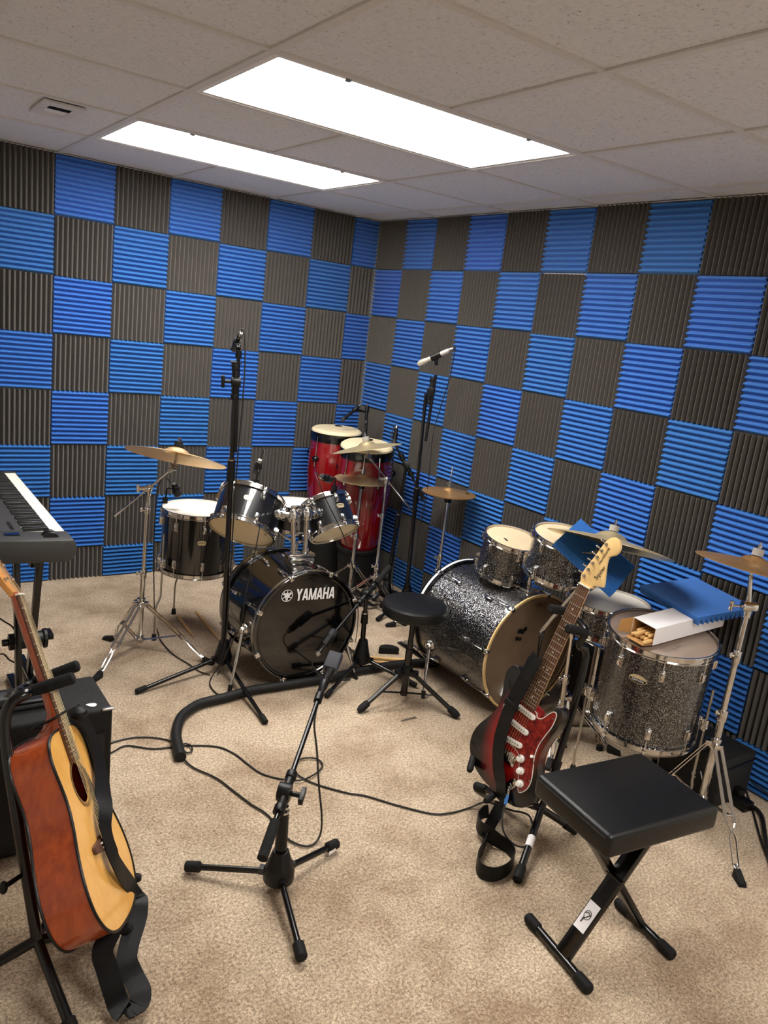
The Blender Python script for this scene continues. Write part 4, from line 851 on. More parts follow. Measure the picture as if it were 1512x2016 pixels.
for cyp, an in ((.162, 0), (.102, 0), (.044, 10)):
    m = MB(TG); m.prism(stad(0, cyp, .084, .0195, an), .002, .0085); pk = m.build('pickup', M['white_plastic'], eg, bevel=.001)
    m = MB(TG)
    for k in range(6): m.cyl((-.026 + k * .0104, cyp + (-.026 + k * .0104) * sin(an), .008), (-.026 + k * .0104, cyp + (-.026 + k * .0104) * sin(an), .0098), .0026, n=8)
    m.build('pole_piece', M['steel'], pk)
for kx, ky in ((.056, .014), (.074, -.022), (.092, -.060)):
    m = MB(TG @ Matrix.Translation((kx, ky, 0))); m.lathe([(0, .002), (.0135, .002), (.013, .006), (.010, .008), (.0095, .018), (.008, .0195), (0, .0195)], 24); m.build('control_knob', M['white_plastic'], eg)
m = MB(TG); m.bar(G(.086, .035, .004), G(.1, .052, .004), .0001, .0001); m = MB(TG); m.cyl((.092, .047, .002), (.094, .051, .016), .004, .0055, 10); m.build('selector_switch', M['white_plastic'], eg)
m = MB(TG); m.prism(stad(.060, -.092, .068, .028, 65), -.001, .003); m.cyl((.060, -.092, .001), (.060, -.092, .005), .008); m.build('jack_plate', M['chrome'], eg, bevel=.001)
m = MB(TG); m.box((0, -.012, .003), (.084, .040, .005)); 
for k in range(6): m.box((-.026 + k * .0104, -.008, .0085), (.0092, .024, .008))
m.cyl((.03, -.004, .006), (.06, .03, .02), .003, n=8); m.build('bridge', M['chrome'], eg, bevel=.001)
m = MB(TG)
for k in range(9): 
    sx_, sy_ = [(.10, .2), (.098, .11), (.105, .03), (.118, -.03), (.104, -.082), (-.044, .05), (-.088, .12), (-.07, .163), (.04, .165)][k]; m.cyl((sx_, sy_, .002), (sx_, sy_, .0036), .003, n=8)
m.build('screw', M['steel'], p_)
# neck
NK = [(.150, .028), (.648, .0215)]
m = MB(TG); n_ = 10; secs = []
for y, hw, dp in ((.19, .028, .012), (.22, .0278, .022), (.30, .0265, .0205), (.5, .0238, .019), (.63, .0218, .018), (.655, .0218, .016)):
    secs.append([(hw * math.cos(PI + PI * k / n_), y, .0045 + dp * math.sin(PI + PI * k / n_)) for k in range(n_ + 1)])
vs = [p for s in secs for p in s]; N1 = n_ + 1
m.add(vs, [[i * N1 + k, i * N1 + k + 1, (i + 1) * N1 + k + 1, (i + 1) * N1 + k] for i in range(5) for k in range(n_)] + [[i * N1, (i + 1) * N1, (i + 1) * N1 + n_, i * N1 + n_] for i in range(5)] + [list(range(N1)), [5 * N1 + k for k in range(N1)]])
nk = m.build('neck', M['maple'], eg)
m = MB(TG); m.add([(-.0285, .185, .0045), (.0285, .185, .0045), (.0215, .648, .0045), (-.0215, .648, .0045), (-.0285, .185, .010), (.0285, .185, .010), (.0215, .648, .010), (-.0215, .648, .010)], [[0, 1, 2, 3], [4, 5, 6, 7], [0, 1, 5, 4], [1, 2, 6, 5], [2, 3, 7, 6], [3, 0, 4, 7]])
fb = m.build('fretboard', M['rosewood'], eg)
hw = lambda y: .0215 + (.648 - y) / .463 * .007
m = MB(TG)
for n in range(1, 22):
    y = .648 * 2 ** (-n / 12); m.box((0, y, .0103), (hw(y) * 2, .0022, .0016))
m.build('fret', M['fret'], fb)
m = MB(TG)
for n in (3, 5, 7, 9, 12, 15, 17, 19):
    y = .648 * (2 ** (-n / 12) + 2 ** (-(n - 1) / 12)) / 2
    for x in ((-.008, .008) if n == 12 else (0,)): m.cyl((x, y, .0098), (x, y, .0104), .0028, n=10)
m.build('inlay_dot', M['white_plastic'], fb)
m = MB(TG); m.box((0, .6495, .0085), (.0432, .004, .011)); m.build('nut', M['white_plastic'], eg, bevel=.0005)
hd = smooth2(mm([(-21.5, 650), (-25, 660), (-31, 676), (-27, 700), (-12, 760), (-2, 806), (9, 828), (28, 840), (47, 832), (57, 812), (53, 790), (40, 778), (32, 768), (36, 744), (46, 716), (55, 692), (59, 674), (50, 670), (34, 666), (25, 658), (21.5, 650)]), 4)
m = MB(TG); m.prism(hd, -.0135, .0015); hs = m.build('headstock', M['maple'], eg, bevel=.0012)
text('Squier', .020, TG @ Matrix.Translation((.030, .712, .0022)) @ Matrix.Rotation(math.radians(76), 4, 'Z'), 'logo', M['ink'], hs, 1.05)
text('STRATOCASTER', .0085, TG @ Matrix.Translation((.019, .768, .0022)) @ Matrix.Rotation(math.radians(82), 4, 'Z'), 'logo', M['ink'], hs, 1.05)
tun = [(-.019 + k * .0036 * 0 + k * .0052, .678 + k * .0255) for k in range(6)]
for x, y in tun:
    m = MB(TG); m.cyl((x, y, .0), (x, y, .010), .0035, n=10); m.cyl((x, y, .001), (x, y, .003), .006, n=12); m.cyl((x, y, -.016), (x - .026, y + .004, -.016), .003, n=8); m.ball((x - .030, y + .0045, -.016), .0075, 10, (1, .6, 1)); m.build('tuning_peg', M['chrome'], hs)
for k in range(6):
    xb, xn = -.026 + k * .0104, -.0178 + k * .0071; m = MB(TG)
    m.tube([(xb, -.008, .0125), (xn, .6495, .0145), (tun[k][0], tun[k][1], .006)], .0007 - k * .00006, 5); m.build('string', M['string'], eg)
# its strap: tied to the yoke, over the body and in a heap on the carpet
off = .018
sp = [(-1.0608,-2.8739,0.6115), (-1.0731,-2.8676,0.5632), (-1.0903,-2.8551,0.4973), (-1.1076,-2.8450,0.4299), (-1.1152,-2.8344,0.3515), (-1.1309,-2.8434,0.2807), (-1.1427,-2.8677,0.2176), (-1.1510,-2.9017,0.1642), (-1.1448,-2.9055,0.1048)]
eS = MB(); eS.ribbon(spl(sp, 6), [(-.15, -.9, -.3)] * (6 * 8 + 1), .060, .003)
st = thing('guitar_strap', G(-.02, -.15, 0), 'black strap lying over the electric guitar and heaped on the carpet', 'strap')
eS.build('webbing', M['webbing'], st)
gl = [(-1.1448,-2.9055,0.1048), (-1.1548,-2.9132,0.0843), (-1.1749,-2.9161,0.0519), (-1.1945,-2.9188,0.0193), (-1.2499,-2.9680,0.0300)]
m = MB(); m.ribbon(spl(gl, 6), (-.2, -.9, -.2), .05, .003); m.build('webbing', M['webbing'], st)
lp = [(-1.2499,-2.9680,0.0300), (-1.2860,-2.9938,0.0280), (-1.3413,-3.0266,0.0270), (-1.3695,-3.0713,0.0270), (-1.3480,-3.1077,0.0270), (-1.2891,-3.1104,0.0270), (-1.2293,-3.0806,0.0270), (-1.2052,-3.0308,0.0270), (-1.2188,-2.9900,0.0290), (-1.2461,-2.9645,0.0500), (-1.2499,-2.9271,0.0500), (-1.2262,-2.8894,0.0500), (-1.1916,-2.8757,0.0550), (-1.1709,-2.8835,0.0600)]
m = MB(); m.ribbon(spl(lp, 6), (.05, .05, 1), .05, .003); m.build('webbing', M['webbing'], st)
m = MB(); q = V((-1.1060,-2.8443,0.4370)); u = (V((-1.0903,-2.8551,0.4973)) - q).normalized(); T = fr3(q, u.cross(gw), u, gw); m.box((0, 0, 0), (.060, .024, .014), T); m.build('buckle', M['black_plastic'], st, bevel=.004)
m = MB(); m.ribbon([(-1.0798,-2.8629,0.5374), (-1.0693,-2.8706,0.5773), (-1.0590,-2.8782,0.6168), (-1.0550,-2.8805,0.6323)], (-.15, -.9, -.3), .056, .0045); m.build('leather_end', M['leather'], st, bevel=.001)
m = MB(); m.tube(spl([(-1.0581,-2.8819,0.6183), (-1.0503,-2.8728,0.6565), (-1.0581,-2.8774,0.7025), (-1.0309,-2.8701,0.7126), (-1.0533,-2.8848,0.6807), (-1.0574,-2.8831,0.6206)], 5), .003, 6); m.build('lace', M['webbing'], st)

# its stand
J = V((-1.0273,-2.9916,0.0969)); es = thing('guitar_stand', (J.x, J.y, 0), 'black tubular guitar stand holding the electric guitar', 'guitar stand')
for f in ((-1.2805,-3.1510,0.0140), (-0.9042,-3.0593,0.0140), (-1.0575,-2.6918,0.0140)):
    f = V(f); d = (f - J).normalized(); l = MB().cyl(J, f, .0125).build('leg', M['black_metal'], es); MB().tube([f - d * .055, f - d * .05, f - d * .002, f], [.0145, .0165, .0165, .013], 16).build('rubber_foot', M['rubber'], l)
upx = [J, (-0.9784,-2.9815,0.2558), (-0.9183,-2.9681,0.5176), (-0.8962,-2.9569,0.6314)]
cy1 = [upx[-1], (-0.9055,-2.9535,0.6617), (-0.9356,-2.9503,0.6818), G(.050, .50, -.045)]
m = MB(); m.tube(spl(upx[:3] + spl(cy1, 4), 3), .0125, 12); m.build('upright', M['black_metal'], es)
m = MB(); m.cyl(V(upx[1]) + (V(upx[1]) - J) * -.12, V(upx[1]) + (V(upx[1]) - J) * .06, .018); m.build('height_clamp', M['black_plastic'], es, bevel=.002)
MB().tube([G(.050, .50, -.045), G(.046, .505, .0), G(.042, .508, .058), G(.042, .508, .064)], [.014, .016, .016, .011], 14).build('yoke_pad', M['grey_foam_grip'], es)
m = MB(); m.tube(spl([G(.050, .50, -.045), G(.03, .51, -.065), G(-.03, .525, -.065), G(-.048, .53, -.045)], 5), .010, 10); m.build('yoke', M['black_metal'], es)
MB().tube([G(-.048, .53, -.045), G(-.046, .535, .058), G(-.046, .535, .064)], [.0155, .0155, .011], 14).build('yoke_pad', M['grey_foam_grip'], es)
MB().cyl(J, G(.02, -.14, -.064), .012).build('cradle_post', M['black_metal'], es)
MB().cyl(G(.02, -.14, -.064), G(-.165, -.075, -.06), .009).build('cradle_bar', M['black_metal'], es)
for a_, b_ in ((G(-.165, -.075, -.06), (-1.1889,-2.7779,0.1610)), (G(.0, -.162, -.06), (-1.1966,-2.8854,0.1089))):
    a_, b_ = V(a_), V(b_); d = (b_ - a_).normalized(); MB().tube([a_, b_ - d * .01, b_], [.0105, .0125, .009], 14).build('cradle_arm', M['rubber'], es)
m = MB(); f1 = V((-1.2805,-3.1510,0.0140)); q = J + (f1 - J) * .42; d = (f1 - J).normalized(); m.tube([q, q + d * .045], .0131, 16); m.build('white_sticker', M['card_white'], es)
# instrument lead in its jack
jk = G(.060, -.092, .006); m = thing('instrument_cable', jk, 'instrument lead with a blue boot plugged in the electric guitar', 'cable')
dn = (V((-1.1617,-2.9448,0.1144)) - jk).normalized(); MB().tube([jk, jk + dn * .012, jk + dn * .014, jk + dn * .03], [.004, .004, .0075, .0075], 12).build('plug', M['chrome'], m); MB().cyl(jk + dn * .03, jk + dn * .062, .0075, .0055, 12).build('plug_boot', M['blue_boot'], m)
MB().tube(spl([jk + dn * .06, (-1.1804,-2.9568,0.0939), (-1.2001,-2.9901,0.0625), (-1.1826,-3.0087,0.0300), (-1.1647,-3.0343,0.0200), (-1.1355,-3.0482,0.0200), (-1.1234,-3.0519,0.0462), (-1.1022,-3.0333,0.0666), (-1.0794,-2.9904,0.0794), (-1.0844,-2.9631,0.0793), (-1.1017,-2.9316,0.0724), (-1.1140,-2.8819,0.0607), (-1.1117,-2.8045,0.0300), (-1.1591,-2.7799,0.0050), (-1.2394,-2.7756,0.0050), (-1.3113,-2.7489,0.0050), (-1.3994,-2.6532,0.0050), (-1.4705,-2.5608,0.0050), (-1.5184,-2.5221,0.0050), (-1.5845,-2.4443,0.0050), (-1.6195,-2.3882,0.0060), (-1.6357,-2.3304,0.0080), (-1.6155,-2.2800,0.0080), (-1.5634,-2.2568,0.0080), (-1.5162,-2.2811,0.0080), (-1.5208,-2.3327,0.0080), (-1.5802,-2.3712,0.0090), (-1.6484,-2.3854,0.0120), (-1.7092,-2.3342,0.0050), (-1.7527,-2.2774,0.0050), (-1.7708,-2.2070,0.0050), (-1.7889,-2.1192,0.0050), (-1.8302,-2.0464,0.0050), (-1.9264,-1.9975,0.0050), (-1.9744,-1.9850,0.0050), (-2.0566,-1.9656,0.0050), (-2.1354,-1.9086,0.0050), (-2.1857,-1.9258,0.0050), (-2.2314,-1.9512,0.0050)], 6), .0033, 7).build('lead', M['cable'], m)
cable('loops of black cable lying on the carpet beside the amplifier', [(-2.2132,-1.8833,0.0050), (-2.1682,-1.8632,0.0050), (-2.0961,-1.8615,0.0050), (-2.0315,-1.8886,0.0050), (-1.9847,-1.9286,0.0050), (-1.9613,-1.9765,0.0060), (-1.9559,-2.0278,0.0070), (-1.9477,-2.0485,0.0080), (-1.9302,-2.0442,0.0100), (-1.9222,-2.0120,0.0120), (-1.9393,-1.9925,0.0140), (-1.9690,-2.0072,0.0160)], .0033)

# ------------------------------------------------------------------ acoustic guitar
aO, au, av, aw = V((-2.4882, -2.8308, .337)), V((-.2165, .4965, .8406)), V((.4662, .8091, -.3578)), V((.8578, -.3144, .4066))
TA = fr3(aO, av.normalized(), au, aw)
def A_(x, y, z=0): return TA @ V((x, y, z))
ag = thing('acoustic_guitar', A_(0, -.22, -.06), 'natural spruce top acoustic guitar with orange brown sides on a stand', 'guitar')
hwid = [(-.206, 0), (-.205, .045), (-.199, .09), (-.184, .133), (-.158, .168), (-.12, .192), (-.075, .199), (-.03, .193), (.02, .175), (.065, .152), (.105, .138), (.14, .135), (.175, .139), (.21, .144), (.24, .142), (.265, .128), (.282, .100), (.289, .06), (.290, .0)]
side = spl([(w_, y, 0) for y, w_ in hwid], 4); out = [(p.x, p.y) for p in side] + [(-p.x, p.y) for p in side[::-1][1:-1]]
nO = len(out); D = -.112
m = MB(TA); m.add([(x, y, 0) for x, y in out] + [(x, y, D + .014 * (y + .206) / .496) for x, y in out], [[i, (i + 1) % nO, nO + (i + 1) % nO, nO + i] for i in range(nO)]); m.build('side', M['mahogany'], ag, ang=50)
m = MB(TA); m.add([(x, y, D + .014 * (y + .206) / .496) for x, y in out] + [(0, .03, D - .004)], [[i, (i + 1) % nO, nO] for i in range(nO)]); m.build('back', M['mahogany'], ag, ang=50)
hc, hr = (0, .147), .051
hole = [];
for x, y in out:
    a = math.atan2(y - hc[1], x - hc[0]); hole.append((hc[0] + hr * math.cos(a), hc[1] + hr * math.sin(a)))
m = MB(TA); m.add([(x, y, .0) for x, y in out] + [(x, y, .0) for x, y in hole] + [(x, y, -.004) for x, y in hole], [[i, (i + 1) % nO, nO + (i + 1) % nO, nO + i] for i in range(nO)] + [[nO + i, nO + (i + 1) % nO, 2 * nO + (i + 1) % nO, 2 * nO + i] for i in range(nO)]); tp = m.build('top', M['spruce'], ag)
def ringm(r0, r1, z, nm, mt, par):
    m = MB(TA); k = 48; m.add([(hc[0] + r * cos(7.5 * i), hc[1] + r * sin(7.5 * i), z) for i in range(k) for r in (r0, r1)], [[2 * i, 2 * i + 1, (2 * i + 3) % (2 * k), (2 * i + 2) % (2 * k)] for i in range(k)]); return m.build(nm, mt, par)
for r0 in (.0535, .057, .0605): ringm(r0, r0 + .0016, .0006, 'rosette', M['ink'], tp)
for z in (-.0, D + .004):
    lp_ = [(x * 1.004, y + (.0006 if y > .2 else -.0006), z + (.014 * (y + .206) / .496 if z < -.05 else 0)) for x, y in out]; m = MB(TA); m.tube(lp_, .0036, 6, closed=True); m.build('binding', M['black_plastic'], ag)
pgd = smooth2(mm([(40, 178), (62, 168), (78, 132), (88, 87), (86, 60), (72, 54), (55, 70), (44, 94), (56, 122), (57, 147), (50, 166)]), 4); m = MB(TA); m.prism(pgd, .0004, .0016); m.build('pickguard', M['dark_brown'], ag)
m = MB(TA); m.prism(smooth2(mm([(-80, -18), (-50, -24), (-20, -30), (0, -31), (20, -30), (50, -24), (80, -18), (80, -2), (50, 2), (0, 4), (-50, 2), (-80, -2)]), 3), 0, .009); bd = m.build('bridge', M['rosewood'], ag, bevel=.002)
m = MB(TA); m.box((0, -.007, .0105), (.074, .003, .006)); m.build('saddle', M['white_plastic'], bd)
m = MB(TA)
for k in range(6): m.ball((-.027 + k * .0108, -.019, .0105), .003, 8)
m.build('bridge_pin', M['white_plastic'], bd)
m = MB(TA); n_ = 10; secs = []
for y, hw_, dp in ((.285, .028, .085), (.305, .0275, .05), (.335, .027, .026), (.45, .0245, .021), (.62, .022, .02), (.655, .0225, .016)):
    secs.append([(hw_ * math.cos(PI + PI * k / n_), y, .0045 + dp * math.sin(PI + PI * k / n_)) for k in range(n_ + 1)])
vs = [p for s in secs for p in s]
m.add(vs, [[i * N1 + k, i * N1 + k + 1, (i + 1) * N1 + k + 1, (i + 1) * N1 + k] for i in range(5) for k in range(n_)] + [[i * N1, (i + 1) * N1, (i + 1) * N1 + n_, i * N1 + n_] for i in range(5)] + [list(range(N1)), [5 * N1 + k for k in range(N1)]])
m.build('neck', M['mahogany'], ag)
m = MB(TA); m.add([(-.028, .2, .001), (.028, .2, .001), (.0215, .645, .0045), (-.0215, .645, .0045), (-.028, .2, .0085), (.028, .2, .0085), (.0215, .645, .010), (-.0215, .645, .010)], [[0, 1, 2, 3], [4, 5, 6, 7], [0, 1, 5, 4], [1, 2, 6, 5], [2, 3, 7, 6], [3, 0, 4, 7]]); fb = m.build('fretboard', M['rosewood'], ag)
m = MB(TA)
for n in range(1, 20):
    y = .645 * 2 ** (-n / 12); m.box((0, y, .0088 + (y - .214) * .0035), (.043 + (.645 - y) * .03, .0022, .0024))
m.build('fret', M['fret'], fb)
m = MB(TA)
for n in (3, 5, 7, 9, 12, 15):
    y = .645 * (2 ** (-n / 12) + 2 ** (-(n - 1) / 12)) / 2; m.cyl((0, y, .009), (0, y, .0095 + (y - .214) * .0035), .0028, n=10)
m.build('inlay_dot', M['white_plastic'], fb)
m = MB(TA); m.box((0, .6465, .008), (.0435, .005, .013)); m.build('nut', M['white_plastic'], ag, bevel=.0006)
TH = TA @ Matrix.Translation((0, .648, .004)) @ Matrix.Rotation(math.radians(14), 4, 'X').inverted()
m = MB(TH); m.prism(smooth2(mm([(-21.5, 0), (-24, 12), (-34, 30), (-36, 60), (-38, 120), (-39, 172), (-28, 182), (0, 178), (28, 182), (39, 172), (38, 120), (36, 60), (34, 30), (24, 12), (21.5, 0)]), 3), -.014, 0); hd2 = m.build('headstock', M['cedar'], ag, bevel=.0012)
for s in (-1, 1):
    for k in range(3):
        m = MB(TH); x, y = s * .023, .045 + k * .045; m.cyl((x, y, -.002), (x, y, .010), .003, n=10); m.cyl((x, y, 0), (x, y, .002), .006, n=12); m.cyl((x, y, -.018), (x + s * .025, y, -.018), .003, n=8); m.ball((x + s * .030, y, -.018), .008, 10, (1, .6, 1)); m.build('tuning_peg', M['chrome'], hd2)
for k in range(6):
    s = -1 if k < 3 else 1; j = k if k < 3 else 5 - k; e_ = TA.inverted() @ (TH @ V((s * .023, .045 + j * .045, .006))); xb, xn = -.027 + k * .0108, -.018 + k * .0072
    m = MB(TA); m.tube([(xb, -.007, .0135), (xn, .6465, .0148), tuple(e_)], .0008 - k * .00006, 5); m.build('string', M['string'], ag)
# its strap
t = thing('guitar_strap', A_(.02, -.24, -.04), 'black strap hanging from the acoustic guitar in a long loop to the carpet', 'strap')
sp = [(-2.4945,-2.6063,0.5729), (-2.4726,-2.5950,0.5355), (-2.4533,-2.6021,0.4892), (-2.4428,-2.6451,0.4338), (-2.4541,-2.7273,0.3942), (-2.4728,-2.8097,0.3699), (-2.4697,-2.8536,0.3294), (-2.4551,-2.8789,0.2791), (-2.3957,-2.8255,0.1471), (-2.3890,-2.8590,0.1231), (-2.4072,-2.8946,0.1070), (-2.4324,-2.9295,0.0888), (-2.4482,-2.9603,0.0637), (-2.4405,-2.9884,0.0361), (-2.4377,-3.0359,0.0350), (-2.4479,-3.0620,0.0280), (-2.4697,-3.0706,0.0260)]
m = MB(); n__ = (len(sp) - 1) * 6 + 1; W0 = V((.45, .85, .1)); m.ribbon(spl(sp, 6), [W0.lerp(V((.85, -.35, .1)), min(1, max(0, i / n__ * 2.4 - 1.1))) for i in range(n__)], .05, .003); m.build('webbing', M['webbing'], t)
sp = [(-2.4697,-3.0706,0.0260), (-2.4884,-3.0691,0.0280), (-2.4927,-3.0426,0.0304), (-2.4987,-3.0187,0.0558), (-2.5039,-2.9819,0.0847), (-2.5063,-2.9521,0.1092), A_(.0, -.212, -.04), A_(.0, -.209, -.06)]
m = MB(); m.ribbon(spl(sp, 6), (.85, -.45, 0), .05, .003); m.build('webbing', M['webbing'], t)
m = MB(); m.tube(spl([A_(.045, .325, .02), A_(.034, .31, -.0), A_(.02, .31, -.06), A_(-.02, .315, -.06), A_(-.034, .32, .0), A_(-.01, .325, .017), A_(.045, .325, .02)], 5), .003, 6); m.ball((-2.4907,-2.6019,0.5684), .024, 12, (1, 1, .7)); m.build('knotted_lace', M['webbing'], t)
# its stand
J = V((-2.6406,-2.8775,0.1366)); t = thing('guitar_stand', (J.x, J.y, 0), 'black tubular guitar stand holding the acoustic guitar', 'guitar stand')
for f in ((-2.5963,-3.0830,0.0130), (-2.97, -2.86, .013), (-2.50, -2.58, .013)):
    f = V(f); f.z = .013; d = (f - J).normalized(); l = MB().cyl(J, f, .0125).build('leg', M['black_metal'], t); MB().cyl(f - d * .05, f, .0165).build('rubber_foot', M['rubber'], l)
U = [J, (-2.6564,-2.8458,0.2760), (-2.6727,-2.8062,0.4214), (-2.6865,-2.7459,0.5792), (-2.6874,-2.7227,0.6474), (-2.6730,-2.7142,0.6868), (-2.6404,-2.7062,0.7020), A_(-.055, .405, -.03)]
MB().tube(spl(U, 5), .0135, 12).build('upright', M['black_metal'], t)
MB().tube([A_(-.055, .405, -.03), A_(-.05, .402, .0), A_(-.045, .40, .040), A_(-.04, .398, .075), A_(-.04, .398, .08)], [.013, .0155, .0155, .0155, .011], 14).build('yoke_pad', M['grey_foam_grip'], t)
m = MB(); m.tube(spl([A_(-.055, .405, -.03), A_(-.04, .415, -.055), A_(.02, .42, -.06), A_(.05, .425, -.04)], 5), .010, 10); m.build('yoke', M['black_metal'], t)
MB().tube([A_(.05, .425, -.04), A_(.05, .425, .07), A_(.05, .425, .075)], [.0155, .0155, .011], 14).build('yoke_pad', M['grey_foam_grip'], t)
for a_, b_ in ((A_(.06, -.214, -.13), (-2.4263,-2.9220,0.1183)), (A_(.20, -.125, -.13), (-2.3572,-2.7689,0.1293))):
    a_, b_ = V(a_), V(b_); d = (b_ - a_).normalized(); MB().tube([a_, b_ - d * .008, b_], [.0115, .0125, .009], 14).build('cradle_arm', M['rubber'], t)
MB().cyl(A_(.06, -.214, -.13), A_(.20, -.125, -.13), .011).build('cradle_bar', M['black_metal'], t); MB().cyl(J, A_(.06, -.214, -.13), .012).build('cradle_post', M['black_metal'], t)
q = V((-2.6668,-2.8348,0.2970)); m = MB(); m.cyl(q, q + V((-.035, -.02, .0)), .006); m.ball(tuple(q + V((-.045, -.026, 0))), .017, 12, (.6, .6, 1)); m.build('height_knob', M['black_plastic'], t)

# ------------------------------------------------------------------ keyboard on its stand
KX, KY0, KY1, KZ = -2.259, -1.60, -.385, .738
t = thing('keyboard', (-2.42, -1.0, .652), 'black electric keyboard seen end-on on its stand', 'keyboard')
m = MB(); W_ = .34; x0 = KX - W_
pf_ = [(KX, .694), (KX - .006, .712), (KX - .012, .718), (KX - .018, .718), (KX - .018, .706), (KX - .165, .706), (KX - .165, .742), (x0, .752), (x0, .664), (KX - .05, .652), (KX - .012, .660)]
def slab(prof, y0, y1, nm, mt, **k):
    n = len(prof); m = MB(); m.add([(a, y0, b) for a, b in prof] + [(a, y1, b) for a, b in prof], [list(range(n)), [n + i for i in range(n)]] + [[i, (i + 1) % n, n + (i + 1) % n, n + i] for i in range(n)]); return m.build(nm, mt, t, **k)
slab(pf_, KY0 + .13, KY1 - .02, 'case', M['kb_black'])
pe = [(KX, .694), (KX - .004, .722), (KX - .012, .7375), (KX - .165, .742), (x0, .752), (x0, .664), (KX - .05, .652), (KX - .012, .660)]
e1 = slab(pe, KY0, KY0 + .13, 'end_panel', M['kb_grey'], bevel=.003); slab(pe, KY1 - .02, KY1, 'end_panel', M['kb_grey'], bevel=.003)
slab([(KX - .166, .7425), (x0 + .002, .7525), (x0 + .002, .745), (KX - .166, .738)], KY0 + .13, KY1 - .02, 'control_panel', M['kb_grey'])
ys = KY0 + .133; ye = KY1 - .024; nw = 45; p = (ye - ys) / nw
for k in range(nw):
    m = MB(); m.box((KX - .0905, ys + (k + .5) * p, .726), (.147, p - .0012, .018)); m.build('white_key', M['key_white'], t, bevel=.001, seg=1)
for k in range(nw - 1):
    if (k % 7) in (0, 1, 3, 4, 5):
        m = MB(); m.add([(KX - .165, ys + (k + 1) * p - .006, .734), (KX - .165, ys + (k + 1) * p + .006, .734), (KX - .066, ys + (k + 1) * p + .006, .734), (KX - .066, ys + (k + 1) * p - .006, .734), (KX - .165, ys + (k + 1) * p - .0045, .748), (KX - .165, ys + (k + 1) * p + .0045, .748), (KX - .074, ys + (k + 1) * p + .0045, .748), (KX - .074, ys + (k + 1) * p - .0045, .748)], [[0, 1, 2, 3], [4, 5, 6, 7], [0, 1, 5, 4], [1, 2, 6, 5], [2, 3, 7, 6], [3, 0, 4, 7]])
        m.build('black_key', M['key_black'], t, bevel=.0008, seg=1)
for dy in (.052, .082):
    m = MB(fr3((KX - .085, KY0 + dy, .731), (1, 0, 0), (0, 0, 1), (0, -1, 0))); m.lathe([(0, -.009), (.027, -.009), (.029, -.007), (.029, .007), (.027, .009), (0, .009)], 28); m.build('pitch_wheel', M['key_black'], t)
m = MB()
for k in range(6): m.box((KX - .2, KY0 + .16 + k * .018, .7465), (.012, .010, .005))
m.build('button', M['kb_black'], t, bevel=.001); MB().box((KX - .215, KY0 + .085, .7475), (.05, .03, .004)).build('display', M['gloss_black'], t)
t = thing('keyboard_stand', (-2.40, -1.05, 0), 'black crossed leg stand under the keyboard', 'keyboard stand')
kx = -2.39
for x, (yt, zt), (yb_, zb_) in ((-2.425, (-1.315, .632), (-1.40, .03)), (-2.352, (-1.41, .632), (-1.222, .03))):
    m = MB(); m.bar((x, yt, zt), (x, yb_, zb_), .040, .024, (1, 0, 0)); l = m.build('leg', M['black_metal'], t, bevel=.003)
    m = MB(); m.bar((x, yb_ - .2, .015), (x, yb_ + .2, .015), .03, .03); m.build('foot_bar', M['black_metal'], l, bevel=.003)
for y in (-1.36, -.56):
    m = MB(); m.bar((kx - .19, y, .639), (KX + .035, y, .639), .026, .024); l = m.build('support_arm', M['steel' if y > -1 else 'black_metal'], t, bevel=.003)
    MB().bar((KX + .030, y, .639), (KX + .036, y, .639), .028, .026).build('end_cap', M['white_plastic' if y > -1 else 'black_plastic'], l)
m = MB(); m.bar((kx, -1.5, .615), (kx, -.5, .615), .03, .024); m.build('top_rail', M['black_metal'], t, bevel=.003)
m = MB(); c = V((kx, -1.315, .225)); m.cyl(c + V((-.06, 0, 0)), c + V((.07, 0, 0)), .034); m.cyl(c + V((.07, 0, 0)), c + V((.085, 0, 0)), .042, n=12); m.box(tuple(c + V((.098, .01, .012))), (.022, .07, .024)); m.cyl(c + V((-.085, 0, 0)), c + V((-.06, 0, 0)), .014); m.build('locking_clutch', M['black_plastic'], t, bevel=.002)
cable('black cable looping down from the keyboard past its stand', [(-2.62, -1.3, .68), (-2.66, -1.32, .5), (-2.4863,-1.3405,0.3438), (-2.4378,-1.3307,0.2962), (-2.4162,-1.3180,0.2275), (-2.4065,-1.2983,0.1538), (-2.3993,-1.2815,0.0990), (-2.4380,-1.2783,0.1270), (-2.4963,-1.2830,0.1543), (-2.7, -1.4, .006), (-2.85, -1.5, .006)], .0035)

# ------------------------------------------------------------------ guitar amplifier
ax0, ax1, ay0, ay1, az = -2.80, -2.338, -2.40, -2.162, .45
t = thing('guitar_amplifier', ((ax0 + ax1) / 2, (ay0 + ay1) / 2, 0), 'black combo amplifier with a white plectrum on top', 'amplifier')
m = MB(); xc, yc = (ax0 + ax1) / 2, (ay0 + ay1) / 2
m.box((xc, yc, (az + .02) / 2), (ax1 - ax0, ay1 - ay0, az - .02)); m.build('cabinet', M['tolex'], t, bevel=.012, seg=3)
m = MB(); m.box((xc, ay0 - .001, .205), (ax1 - ax0 - .05, .008, .33)); m.build('grille', M['grille_cloth'], t, bevel=.002)
m = MB(); m.box((xc, ay0 - .001, .205), (ax1 - ax0 - .04, .004, .34)); m.build('grille_frame', M['black_plastic'], t, bevel=.001)
m = MB(); m.box((xc - .05, ay1 - .055, az + .0005), (ax1 - ax0 - .16, .05, .004)); cpn = m.build('control_panel', M['kb_grey'], t, bevel=.001)
for k in range(6): MB().cyl((xc - .16 + k * .045, ay1 - .055, az + .002), (xc - .16 + k * .045, ay1 - .055, az + .016), .009, .008).build('knob', M['chrome' if k % 2 else 'black_plastic'], cpn)
